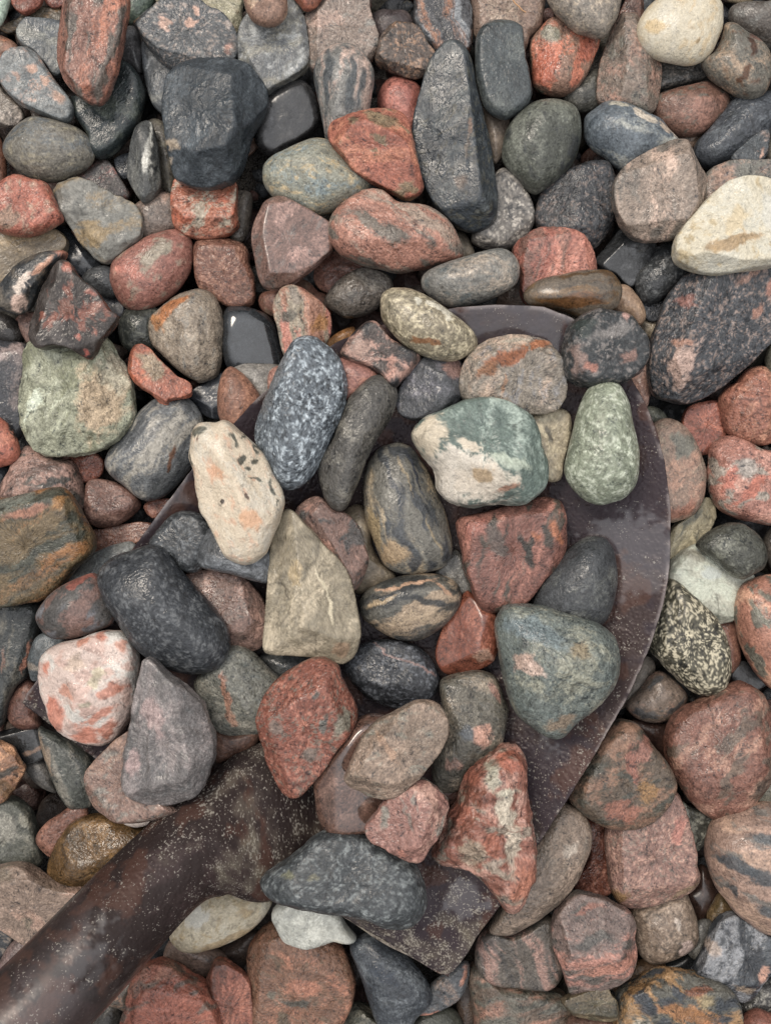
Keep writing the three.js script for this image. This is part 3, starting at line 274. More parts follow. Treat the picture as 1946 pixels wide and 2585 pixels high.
s('D1','r',13,'large angular brick red rock with a sharp ridge, lowest point over the shovel socket','86493e 985a4e 6c5c58','s','a',[56,95,58,85,62,75,68,67,75,60,85,54,95,48,104,44,112,43,119,46,125,50,128,58,133,68,138,78,141,88,140,96,136,105,130,112,122,122,115,132,107,142,100,150,94,156,87,159,80,157,75,151,70,140,65,130,63,118,59,108],{f:[[237,38,.42],[75,10,.62],[-15,48,.35],[150,40,.3]],k:40,sp:[[128,95,6,8,10,'77706a'],[113,97,3,6,0,'5c5a5c'],[106,71,4,3,0,'5c585a'],[76,100,7,6,0,'6f5c5a'],[102,120,8,6,0,'6c5c5a']]});
s('D1','k',9,'glossy black granite stone with a thin pink vein, right of the large brick red rock','3a3d43 585c64 2a2d32','s','x',[128,51,136,36,151,29.5,175,29,194,36,208,54,210,68,200,78,187,83,171,85,152,78,140,68],{f:[[270,20,.6],[90,45,.4]],w:.8,rg:1.4,sp:[[182,44,26,1,26,'80645f']]});
s('D1','r',10,'wine brown stone with a very wet shine, right below the large brick red rock','62433d 785650 4b3733','m','x',[104,148,106,138,112,128,122,116,130,106,140,95,152,90,166,92,174,105,168,124,160,138,160,150,170,160,174,170,167,180,150,188,128,192,115,188,107,175,105,160],{w:1.2,f:[[180,30,.45],[0,8,.65]]});
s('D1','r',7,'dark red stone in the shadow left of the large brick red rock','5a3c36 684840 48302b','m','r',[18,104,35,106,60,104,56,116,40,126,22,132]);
s('D1','p',13,'pinkish tan flat topped stone right of the large angular brick red rock','7d685b 8d7466 6b675f','m','a',[130,144,132,137,136,126,140,117,147,106,156,97,166,91,176,86,190,79,202,79,210,83,216,92,217,102,213,113,202,129,194,140,186,148,177,155,167,160,155,160,143,155,134,150],{f:[[-60,8,.66],[110,42,.3],[230,40,.4]],sp:[[165,115,16,3,50,'94735f']]});
s('D2','o',12,'big rounded triangular greenish grey stone beside the bare right side of the shovel','5b6360 78786a 465050','m','x',[96,14,99,6,104,0,112,-2,122,-2,136,0,150,4,168,9,182,14,191,21,197,30,200,44,199,56,195,67,184,80,172,90,162,98,154,107,147,110,136,107,124,99,113,88,106,70,101,48],{f:[[182,32,.45],[60,22,.62],[270,30,.5]],k:16,h:.72,sp:[[118,44,9,7,30,'94796c'],[126,48,7,5,0,'a58c80'],[150,94,12,8,-20,'7a6856'],[160,33,9,5,20,'76684f'],[126,18,24,9,15,'5a676c']]});
s('D2','n',10,'olive stone with one round pink blotch, left of the big greenish grey stone','5d584e 7a6d5e 4a4a46','m','x',[50,64,58,58,72,55,86,54,95,58,100,66,104,78,107,86,105,97,103,110,101,119,90,130,80,140,70,150,60,156,48,154,43,141,44,128,52,112,54,98,52,85],{f:[[90,30,.5],[275,15,.65]],sp:[[86,104,9,9,0,'a87a68'],[72,102,6,6,0,'565a60'],[60,128,8,6,0,'8c6a5c'],[95,70,3,8,-20,'8a6458']]});
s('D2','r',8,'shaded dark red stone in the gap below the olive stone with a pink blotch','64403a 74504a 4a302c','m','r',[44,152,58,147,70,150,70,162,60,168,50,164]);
s('D2','r',14,'rough lumpy red and white rock hanging over the lower shovel rim','8d544a a0706a 84726c','k','x',[102,118,112,120,118,126,121,134,120,152,122,164,126,175,129,191,129,207,127,222,121,238,114,251,108,252,100,247,92,238,82,227,64,216,46,209,47,198,50,188,57,176,64,166,67,155,70,144,76,134,85,126],{rg:4.5,k:40,f:[[160,22,.7],[-10,35,.6],[0,10,.95]],sp:[[92,138,5,11,-10,'948c84'],[107,126,11,6,20,'a45848'],[76,138,7,9,0,'a0584a'],[102,163,8,14,0,'a2958e'],[66,170,8,5,-30,'a05a4c'],[106,150,9,3,10,'a0968e'],[108,195,6,16,0,'a3938c'],[90,190,10,10,0,'a05a4a'],[118,225,8,16,10,'a3604f'],[74,195,10,12,0,'8f7a70']]});
s('D3','w',4,'pale stone sliver showing between the shovel rim and the pink grey round pebble','857a70 948a80 6c645c','m','r',[36,88,50,58,62,42,69,49,67,60,60,72,52,80]);
s('D3','p',4,'small round pink grey pebble below the coarse flecked stone at the shovel rim','7d6a60 997466 58565a','k','r',[44,84,50,76,58,68,65,58,73,54,83,60,92,69,96,76,91,86,83,94,72,98,60,97,50,92],{w:.6});
s('D3','r',3,'red stone sliver between the coarse flecked stone and the orange pink granite pebble','86544a 98675b 6c443d','m','r',[114,15,124,9,132,8,138,20,140,35,140,48,132,57,128,42,120,26]);
s('D3','k',1,'small wet grey stone in the gap above the biggest red stone','3a3b3f 4a4c50 2f3033','m','a',[130,54,142,46,154,55,162,66,142,70],{w:1});
s('D3','r',5,'biggest red stone at the lower right edge, smooth and mottled','7e5048 95695e 66524c','k','x',[77,117,78,106,81,98,86,91,93,86,103,80,114,74,125,68,141,64,152,69,160,77,168,92,170,121,167,138,158,152,148,166,137,178,122,179,112,175,102,168,94,160,88,150,80,134],{f:[[220,14,.65],[-15,40,.4],[95,25,.55]],fs:.8,rg:1.3});
s('D3','b',5,'brown stone with rusty red patches tucked under the lower right shovel rim','5b4d40 7a5a47 4a4840','k','x',[40,95,46,96,52,98,60,107,67,117,73,124,79,132,84,141,86,150,83,160,78,168,67,179,52,185,28,184,8,174,-4,160,-2,145,9,125,25,105],{f:[[0,6,.7],[60,30,.5]],sp:[[55,118,8,9,40,'8a5a4c'],[58,150,7,10,0,'7d5a2f'],[35,165,16,10,20,'84513f'],[46,130,4,14,-10,'7f4e40']]});
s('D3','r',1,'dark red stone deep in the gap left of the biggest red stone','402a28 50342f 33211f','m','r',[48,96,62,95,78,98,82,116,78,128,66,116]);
s('D3','o',3,'pale olive stone behind the biggest red stone at the right edge','7f7a6a 8e897a 68645a','m','r',[140,172,150,152,160,138,170,126,182,128,182,164,162,168,148,176]);
// ---- bottom row
s('E0','g',3,'mottled grey green stone at the left edge above the pinkish tan slab','55574f 7a7668 44463f','m','x',[-12,-14,5,-16,16,-13,26,-4,31,8,34,20,37,32,35,43,20,45,5,44,-12,46],{sp:[[8,8,14,10,20,'7d7a70']]});
s('E0','r',3,'pink red stone lapped by the mustard brown wet stone','84544a 9a665a 6a433b','m','x',[31,20,34,13,42,5,50,0,60,-7,72,-8,74,4,62,16,50,30,43,36,36,31,32,26]);
s('E0','b',5,'wet mustard brown stone beside the upper side of the shovel handle','5f4420 7a582a 48361a','m','x',[41,48,42,40,45,30,50,20,60,8,70,2,85,-1,95,0,106,4,120,8,130,14,124,30,108,45,92,56,76,62,58,60,47,54],{w:.88,f:[[250,20,.6],[60,40,.35],[190,35,.4]]});
s('E0','p',5,'pinkish tan slab at the left edge beside the shovel handle','8a7266 9d7a6c 78635a','m','a',[-14,44,0,43,10,41,22,42,30,47,38,52,46,56,58,59,72,60,84,64,76,76,62,88,48,98,36,106,24,106,14,101,5,94,-4,87,-14,80],{f:[[85,8,.7],[255,35,.4]],sp:[[8,48,14,4,0,'77675a'],[28,86,4,5,0,'7a6a5c']]});
s('E0','k',3,'black flecked stone at the left edge below the pinkish tan slab','3a3c40 6f6258 2c2e32','s','x',[-10,80,2,86,9,94,14,103,10,113,2,122,-10,128]);
s('E0','p',4,'mauve pink stone low at the left edge touching the shovel handle','735d5c 84686a 5f4c4c','m','r',[-4,135,2,120,10,108,20,102,32,104,32,114,18,128,6,140]);
s('E0','w',6,'small whitish stone peeping out between the flat pinkish stone and the shovel handle','b0a29c c4b8b2 94867f','m','r',[97,0,108,-2,122,-2,136,-6,136,3,124,9,114,11,104,8]);
s('E0','r',5,'bright red flat topped stone cut by the bottom edge, right of the shovel handle','9c5446 8f5a4e 6f5c58','v160','a',[100,188,104,170,108,155,111,142,116,132,123,125,132,123,142,124,152,130,160,136,170,141,178,150,183,158,187,170,188,196,140,206,103,204],{f:[[90,8,.65],[190,40,.35]],rg:1.5,fs:.8});
s('E0','p',3,'pinkish grey pebble below the cream pebble beside the shovel handle','7d645a 8d6f66 685249','m','r',[138,122,140,110,148,102,165,108,182,113,192,122,184,132,174,140,162,138,150,130]);
s('E0','n',3,'small banded grey and orange stone against the lower side of the shovel handle','5f554c 9a6a4c 504a44','m','r',[90,160,95,148,102,140,114,137,112,152,108,166,99,163]);
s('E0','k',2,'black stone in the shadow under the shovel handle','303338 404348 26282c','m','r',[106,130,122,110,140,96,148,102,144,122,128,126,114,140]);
s('E0','k',2,'dark stone at the bottom edge under the shovel handle','3a3632 4a4640 2e2b28','m','r',[74,178,86,160,98,156,103,170,100,186,84,188]);
s('E1','w',5,'smooth cream pebble below the shovel socket','b3a58a d6cdb8 94805c','m','r',[-17,104,-15,94,-8,82,2,72,14,62,34,60,56,64,69,72,67,79,60,89,50,98,38,105,27,110,14,114,3,116,-8,114],{sp:[[30,104,26,5,-20,'a08862'],[10,80,12,8,-30,'e2dccf'],[50,78,10,4,-10,'a89068']]});
s('E1','w',5,'white quartz pebble under the lower shovel step','a2a49e b8bab4 8a8c88','m','x',[69,86,70,80,75,74,86,68,104,68,122,78,132,94,140,104,136,107,126,105,118,106,110,109,103,111,96,112,88,110,80,107,76,102,73,95],{sp:[[73,90,1.2,6,15,'8a8c88'],[128,102,6,2,20,'8f8a7c']]});
s('E1','r',4,'big rounded red brown stone at the bottom edge below the white quartz pebble','795244 985e4c 5c4a40','m','a',[48,120,51,108,58,99,67,92,78,89,95,92,112,100,123,107,130,115,135,125,139,138,139,148,136,158,131,168,126,178,112,190,85,195,62,190,55,172,52,155,50,138],{f:[[0,5,.75],[-50,30,.45],[100,22,.6],[190,35,.5]],k:18,sp:[[93,149,10,3.5,15,'4a4644'],[80,168,5,12,0,'54463c'],[96,136,14,8,20,'9c604f'],[72,140,4,4,0,'6c625c']]});
s('E1','r',4,'slim red stone between the bright red stone and the big rounded red brown stone','84483d 98584a 683e36','v100','a',[12,145,17,131,22,121,29,121,37,126,45,132,51,141,53,155,55,172,60,190,30,194,24,168,19,152],{f:[[0,8,.6],[180,45,.3]]});
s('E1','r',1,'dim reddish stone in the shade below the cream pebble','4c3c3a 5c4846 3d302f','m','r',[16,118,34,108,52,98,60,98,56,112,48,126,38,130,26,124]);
s('E1','g',15,'long dark grey stone with fine pale grains, lowest in the shovel beside the socket','42474b 62686a 2e3336','s','x',[59,58,62,51,73,43,93,28,102,20,112,15,124,14,138,15,152,20,163,26,176,32,187,40,193,50,197,62,199,75,196,83,190,90,182,96,174,97,166,95,155,88,132,82,108,79,82,74,67,68],{f:[[275,14,.62],[95,55,.3],[200,35,.4]],k:16,fs:.9,sp:[[86,46,6,3,-30,'6a6a52'],[105,45,5,4,0,'6f6d58']]});
s('E1','k',5,'dark bluish stone under the lower right corner of the shovel','3e444c 5a6066 2e333a','m','x',[134,110,140,103,152,100,172,112,192,130,202,146,203,156,196,164,190,170,184,180,176,184,165,181,156,172,150,155,143,135,138,122],{f:[[200,20,.6]],sp:[[165,128,14,5,35,'2c3440']]});
s('E1','o',3,'dark green grey stone cut by the bottom edge below the dark bluish stone','44463f 6a665a 383a34','v10','r',[122,182,130,168,140,158,152,168,160,178,182,172,200,160,222,164,230,180,225,200,170,205,128,202]);
s('E2','n',4,'dark stone with an orange red rim showing below the lower right shovel corner','484b50 6a5a52 383a3f','m','x',[28,167,34,154,44,142,56,132,66,124,74,124,74,138,68,152,58,160,48,165,38,168],{sp:[[46,163,12,2,-12,'98604c'],[71,134,2,8,15,'98644f']]});
s('E2','p',16,'pink red angular stone lapping over the long dark grey stone','8d6058 a2786c 77706a','k','a',[-12,9,-4,0,3,-11,18,-21,34,-30,46,-24,55,-14,57,-6,50,13,42,26,31,39,19,36,4,27,-8,20],{f:[[200,14,.55],[10,45,.3],[90,35,.4]],rg:1.7,sp:[[24,-4,14,2,60,'7c6a64'],[20,28,8,5,30,'a86a5c']]});
s('E2','b',5,'big tan brown stone beside the lower right shovel edge','756457 8a7464 63584e','m','x',[91,98,97,84,108,66,116,48,124,28,138,6,152,-8,164,-6,172,2,177,14,176,28,171,40,163,58,152,72,139,83,122,94,107,101],{f:[[-30,16,.65],[40,40,.4]],sp:[[155,25,10,4,-30,'8f8378']]});
s('E2','n',4,'dark brown grey stone with pink grains below the big tan brown stone','585049 84645a 464240','v70','x',[84,102,95,96,108,100,122,94,138,84,146,88,146,105,150,118,154,128,149,140,141,146,130,146,115,144,95,142,82,132,79,118]);
s('E2','r',3,'broad reddish brown banded stone at the bottom edge, right of the shovel corner','695650 8a5f55 5d5a58','v165','x',[74,130,82,124,95,134,115,140,135,144,150,148,160,158,165,172,166,195,120,205,82,200,78,170,75,150]);
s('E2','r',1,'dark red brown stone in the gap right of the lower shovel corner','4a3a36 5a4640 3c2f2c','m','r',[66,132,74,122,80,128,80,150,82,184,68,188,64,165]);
s('E3','p',4,'blocky pink stone with a square front, below the rusty brown stone','87625a 9a7265 74625a','s','a',[27,20,30,6,42,-4,58,-10,74,-16,86,-20,92,-4,96,10,99,20,101,30,101,40,105,50,104,57,98,62,88,67,75,72,62,76,50,77,40,74,33,65,30,55,28,40],{f:[[-60,8,.68],[185,52,.38],[98,52,.35],[20,50,.45]],k:30,sp:[[38,64,6,7,20,'7d5c36'],[90,60,12,3,-25,'7f6650'],[86,8,5,12,20,'9f6257']]});
s('E3','r',3,'slim dark red stone between the big tan brown stone and the blocky pink stone','7c443a 955e54 5e352e','s','x',[7,6,22,2,28,12,29,30,31,45,33,58,31,66,20,70,10,68,0,62,4,50,12,38,13,22],{w:.8});
s('E3','n',6,'red and grey banded block right of the dark brown grey stone','6d5b56 98675a 55514d','v165','a',[-19,94,-15,80,-6,70,3,65,15,67,28,70,38,75,47,80,52,90,51,102,53,114,51,124,42,135,30,142,18,147,5,150,-3,148,-8,135,-13,121,-19,107],{f:[[275,22,.55],[95,25,.5],[0,50,.4]],sp:[[28,119,22,5,-12,'a26a58'],[10,76,14,3,-8,'8a5a4c'],[10,98,20,4,-15,'4d4b49']]});
s('E3','p',3,'round tan pink granite pebble with dark flecks below the blocky pink stone','7b6658 8d786a 52463e','s','r',[48,82,55,74,66,68,80,62,92,62,99,74,103,86,105,98,103,108,96,115,85,121,75,125,66,126,58,121,53,112,50,98],{sp:[[92,108,8,6,0,'98807a'],[82,84,3,5,-20,'a09088'],[84,108,2,8,10,'4c423c']]});
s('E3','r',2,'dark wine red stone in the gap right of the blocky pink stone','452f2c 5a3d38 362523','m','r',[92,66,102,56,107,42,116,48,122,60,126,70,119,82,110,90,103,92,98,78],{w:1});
s('E3','p',6,'large pink and black banded pebble at the right edge near the bottom','917266 a5826f 6c6664','v15','r',[111,30,113,18,117,8,125,2,135,-3,148,-8,165,-10,185,-4,198,30,194,70,180,100,166,102,155,98,145,90,135,82,128,72,120,62,115,50,112,40],{fs:.8,sp:[[128,34,15,6,25,'3c4149'],[152,44,20,7,18,'42474f'],[158,14,24,4,8,'54575d'],[158,72,12,5,12,'50535a'],[126,58,3,8,-20,'4a4a4e'],[172,55,10,8,0,'4c5057']]});
s('E3','g',3,'grey granular stone between the biggest red stone and the banded pebble','5c5c56 8a8a80 44443f','s','x',[88,-12,100,-6,112,-2,119,4,114,18,107,28,101,33,96,14]);
s('E3','b',2,'small brown stone under the lower left side of the banded pebble','6a5434 7e6744 50401f','m','r',[112,87,117,75,124,66,134,76,138,86,126,92,116,94]);
s('E3','n',5,'dark blue granite stone with pink blotches below the banded pebble','43484f 6a6c72 2b2f36','k','a',[101,131,107,118,112,105,118,92,125,85,134,82,146,88,156,96,168,102,180,110,180,122,166,126,158,134,151,145,146,153,140,156,134,151,125,143,112,137],{f:[[250,12,.65],[100,35,.4]],sp:[[153,125,5,7,20,'a0735f'],[114,108,4,5,0,'8a7a70'],[138,140,8,4,20,'82705f']]});
s('E3','g',2,'small grey stone wedged left of the dark blue granite stone','55534f 66645f 434140','m','r',[96,117,102,106,103,92,110,88,120,92,114,108,106,124]);
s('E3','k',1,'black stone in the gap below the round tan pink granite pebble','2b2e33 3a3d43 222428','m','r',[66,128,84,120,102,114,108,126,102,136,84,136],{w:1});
s('E3','n',6,'big rock with yellow rust and blue black patches at the bottom edge','57554e 86643c 3a4048','k','a',[36,162,38,152,45,146,55,141,65,135,75,131,88,130,100,132,112,134,122,138,130,145,135,153,137,165,140,182,138,200,60,206,38,200,35,178],{f:[[270,45,.4],[90,6,.68]],rg:1.4,sp:[[92,158,24,7,15,'8d5c2c'],[112,172,20,6,10,'8f5a30'],[55,175,10,8,0,'8a8578'],[58,156,8,5,30,'353b44'],[76,148,10,4,0,'3a3f46'],[128,150,5,5,0,'3a3f47'],[100,140,8,3,-10,'70412a'],[108,148,8,5,0,'8a7a58'],[72,168,6,6,0,'3c4148']]});
s('E3','b',2,'rusty brown stone in the gap above the big rock with yellow rust','6a4f36 7d5a38 503c28','m','r',[46,128,60,122,78,127,70,138,52,146,38,152,32,144,42,136]);
s('E3','o',5,'flaky olive brown stone left of the big rock with yellow rust','584c39 6f6046 45402f','v170','a',[-10,156,4,150,18,146,28,143,31,150,36,155,37,165,34,172,22,173,10,171,2,169,-5,163],{f:[[270,10,.6],[95,40,.3]],rg:1.8});
s('E3','r',3,'dull red stone cut by the bottom edge under the flaky olive brown stone','6a4a44 85584f 523a36','m','r',[-4,172,10,168,30,169,40,176,42,200,20,206,-4,204]);
s('E3','k',4,'black flecked stone near the bottom right corner','3a3a3a 6a6862 2c2c2c','s','r',[134,162,143,150,152,138,166,134,184,138,184,166,166,168,148,168]);
s('E3','g',2,'plain grey stone at the right edge below the dark blue granite stone','5c5e5e 6c6e6e 4b4d4d','m','r',[150,138,158,126,170,118,184,118,184,142,166,144]);
s('E3','r',5,'red stone filling the bottom right corner','8a5148 9c6358 70423b','m','r',[138,178,146,168,155,164,164,167,178,172,184,200,160,210,140,204]);

// ---------------------------------------------------------------- outlines to solid shapes
const NTH = 256;
function curve(p, per = 10) {   // closed Catmull-Rom, tight at close points
  const q = [], n = p.length, d = (a, b) => pow(hypot(a[0] - b[0], a[1] - b[1]), 0.5) + 1e-6;
  for (let i = 0; i < n; i++) {
    const p0 = p[(i + n - 1) % n], p1 = p[i], p2 = p[(i + 1) % n], p3 = p[(i + 2) % n], t1 = d(p0, p1), t2 = t1 + d(p1, p2), t3 = t2 + d(p2, p3);
    for (let k = 0; k < per; k++) {
      const t = lerp(t1, t2, k / per), f = (a, b, ta, tb) => [0, 1].map((c) => (a[c] * (tb - t) + b[c] * (t - ta)) / (tb - ta));
      const a1 = f(p0, p1, 0, t1), a2 = f(p1, p2, t1, t2), a3 = f(p2, p3, t2, t3), b1 = f(a1, a2, 0, t2), b2 = f(a2, a3, t1, t3);
      q.push(f(b1, b2, t1, t2));
    }
  }
  return q;
}
function outlineOf(st) {
  const q = curve(st.p); let A = 0, cx = 0, cy = 0;
  for (let i = 0; i < q.length; i++) { const [a, b] = q[i], [c, d] = q[(i + 1) % q.length], k = a * d - c * b; A += k; cx += (a + c) * k; cy += (b + d) * k; }
  cx /= 3 * A; cy /= 3 * A; A = abs(A / 2);
  const R = new Float32Array(NTH);
  for (let t = 0; t < NTH; t++) {
    const ang = t / NTH * 2 * PI, dx = cos(ang), dy = sin(ang); let best = 0;
    for (let i = 0; i < q.length; i++) {
      const [x1, y1] = q[i], [x2, y2] = q[(i + 1) % q.length], ex = x2 - x1, ey = y2 - y1, den = dx * ey - dy * ex;
      if (abs(den) < 1e-9) continue;
      const fx = x1 - cx, fy = y1 - cy, r = (fx * ey - fy * ex) / den, m = (fx * dy - fy * dx) / den;
      if (r > best && m >= -1e-6 && m <= 1 + 1e-6) best = r;
    }
    R[t] = best;
  }
  let minW = 1e9;
  for (let t = 0; t < NTH / 2; t += 4) { const ang = t / NTH * 2 * PI, dx = cos(ang), dy = sin(ang); let lo = 1e9, hi = -1e9; for (const [x, y] of q) { const v = x * dx + y * dy; lo = min(lo, v); hi = max(hi, v); } minW = min(minW, hi - lo); }
  Object.assign(st, { cx, cy, R, req: sqrt(A / PI), half: minW / 2, q });
}
const radiusAt = (R, ang) => { let t = ang / (2 * PI) * NTH; t = ((t % NTH) + NTH) % NTH; const i = floor(t), f = t - i; return R[i] * (1 - f) + R[(i + 1) % NTH] * f; };
list.forEach((st, i) => {
  st.seed = 101 + i * 37; st.rnd = rng(st.seed); outlineOf(st);
  const hr = st.o.h ?? { r: 0.74, x: 0.72, a: 0.74 }[st.shape];
  st.h = hr * min(st.req, st.half * 1.1) * PX;   // half thickness
});

// ---------------------------------------------------------------- the shovel's shape
const K = 1946 / 1665;
const bladeRim = [[38, 1520], [60, 1491], [165, 1350], [290, 1180], [424, 1001], [560, 856], [640, 790], [735, 734], [860, 690], [975, 665], [1070, 656], [1170, 661], [1235, 685], [1310, 747], [1360, 812], [1394, 873], [1420, 937], [1438, 1014], [1449, 1104], [1448, 1181], [1443, 1245], [1430, 1310], [1404, 1399], [1378, 1458], [1348, 1520], [1314, 1579], [1276, 1648], [1237, 1708], [1207, 1758], [1148, 1848], [1083, 1956], [1032, 2028], [1011, 2066], [985, 2100], [968, 2120], [940, 2106], [873, 2068], [821, 2042], [770, 2006], [714, 1975], [600, 1925], [480, 1850], [330, 1745], [193, 1636], [128, 1585], [85, 1554]];
const RIM_Y = 0.040, BLADE_C = [780, 1400];
const rimW = bladeRim.map(([x, y]) => place(x * K, y * K, RIM_Y)), [bcx, bcz] = place(BLADE_C[0] * K, BLADE_C[1] * K, RIM_Y);
const bladeR = new Float32Array(NTH);
for (let t = 0; t < NTH; t++) {
  const a = t / NTH * 2 * PI, dx = cos(a), dy = sin(a);
  for (let i = 0; i < rimW.length; i++) {
    const [x1, y1] = rimW[i], [x2, y2] = rimW[(i + 1) % rimW.length], ex = x2 - x1, ey = y2 - y1, den = dx * ey - dy * ex; if (abs(den) < 1e-12) continue;
    const fx = x1 - bcx, fy = y1 - bcz, r = (fx * ey - fy * ex) / den, m = (fx * dy - fy * dx) / den;
    if (r > bladeR[t] && m >= -1e-6 && m <= 1 + 1e-6) bladeR[t] = r;
  }
}
// socket and handle: rings along a bent axis [x, y, height, half width in pixels, arch, underside]
const SECS = [[-1150, 3330, 0.30, 122, 1, 1], [-150, 2392, 0.135, 118, 1, 1], [130, 2122, 0.098, 111, 1, 1], [362, 1880, 0.068, 101, 1, 1], [440, 1822, 0.057, 118, 0.82, 0.7], [550, 1785, 0.045, 163, 0.48, 0.35], [690, 1745, 0.033, 205, 0.2, 0.15], [800, 1700, 0.024, 190, 0.1, 0.06]];
const axis = []; for (let i = 0; i < SECS.length - 1; i++) for (let k = 0; k < 14; k++) { const q = SECS[i].map((v, c) => lerp(v, SECS[i + 1][c], k / 14)), [X, Z] = place(q[0] * K, q[1] * K, q[2]); axis.push([X, Z, q[2], q[3] * K * PX * (CAM_H - q[2]) / CAM_H, q[4], q[5]]); }
function tubeAt(x, z) {   // [top, underside] of handle and socket over a place, or null
  let top = -1, low = 1; for (const [X, Z, y, w, hu, hl] of axis) { const q = ((x - X) ** 2 + (z - Z) ** 2) / (w * w); if (q < 1) { const c = w * sqrt(1 - q); top = max(top, y + c * hu); low = min(low, y - c * hl); } }
  return top > -1 ? [top, low] : null;
}
function bladeY(x, z) {
  const dx = x - bcx, dz = z - bcz, t = hypot(dx, dz) / radiusAt(bladeR, atan2(dz, dx));
  const back = clamp((-(dx) * 0.55 + dz * 0.83) / 0.16);   // towards the socket the dish is shallower
  return [RIM_Y - 0.026 * (1 - pow(min(t, 1.02), 2.4)) * (1 - 0.6 * back * back) - 0.006 * back * sstep(0.7, 1, t), t];
}

// ---------------------------------------------------------------- let the stones settle, lowest first
const CELL = 0.003, GX = 260, GZ = 310, Hm = new Float32Array(GX * GZ).fill(-0.03);
const SHOVEL_LAYER = 6.5;
const cellsOf = (st, y) => {   // [index, rho] of the cells under the stone when its middle is at height y
  const k = (CAM_H - y) / CAM_H * PX, X = (st.cx - 973) * k, Z = (st.cy - 1292.5) * k, out = []; let rm = 0; for (const r of st.R) rm = max(rm, r * k);
  for (let j = floor((Z - rm) / CELL + GZ / 2); j <= (Z + rm) / CELL + GZ / 2; j++) for (let i = floor((X - rm) / CELL + GX / 2); i <= (X + rm) / CELL + GX / 2; i++) {
    if (i < 0 || j < 0 || i >= GX || j >= GZ) continue;
    const dx = (i + 0.5 - GX / 2) * CELL - X, dz = (j + 0.5 - GZ / 2) * CELL - Z, rho = hypot(dx, dz) / (radiusAt(st.R, atan2(dz, dx)) * k);
    if (rho < 1) out.push([j * GX + i, rho, dx + X, dz + Z]);
  }
  return out;
};
const order = list.map((st, i) => [st, i]).sort((a, b) => a[0].layer - b[0].layer || a[1] - b[1]).map((a) => a[0]);
let shovelIn = false;
for (const st of order) {
  if (st.layer > SHOVEL_LAYER && !shovelIn) {
    shovelIn = true;
    for (let j = 0; j < GZ; j++) for (let i = 0; i < GX; i++) { const [y, t] = bladeY((i + 0.5 - GX / 2) * CELL, (j + 0.5 - GZ / 2) * CELL); if (t < 1) Hm[j * GX + i] = max(Hm[j * GX + i], y); const tb = tubeAt((i + 0.5 - GX / 2) * CELL, (j + 0.5 - GZ / 2) * CELL); if (tb) Hm[j * GX + i] = max(Hm[j * GX + i], tb[0]); }
  }
  st.y = 0.01;
  for (let pass = 0; pass < 2; pass++) {
    const cells = cellsOf(st, st.y), v = []; let rim = -1, roof = 1;
    for (const [c, rho, x, z] of cells) {
      if (rho < 0.95) v.push(Hm[c] + 0.8 * st.h * sqrt(1 - rho * rho));
      if (rho > 0.72 && rho < 0.97) rim = max(rim, Hm[c] - st.h * 0.55 * sqrt(1 - rho * rho));
      if (st.layer < SHOVEL_LAYER) { const [by, t] = bladeY(x, z); if (t < 0.985) roof = min(roof, by - 0.004 - st.h * sqrt(1 - rho * rho)); const tb = rho < 0.9 && tubeAt(x, z); if (tb) roof = min(roof, tb[1] + 0.008 - st.h * sqrt(1 - rho * rho)); }
    }
    v.sort((a, b) => a - b);
    const rest = v.length ? v[floor(v.length * 0.9)] : st.h;
    st.y = min(max(rest, rim + 0.001), roof);
  }
  for (const [c, rho] of cellsOf(st, st.y)) Hm[c] = max(Hm[c], st.y + st.h * sqrt(1 - rho * rho) * 0.95);
}

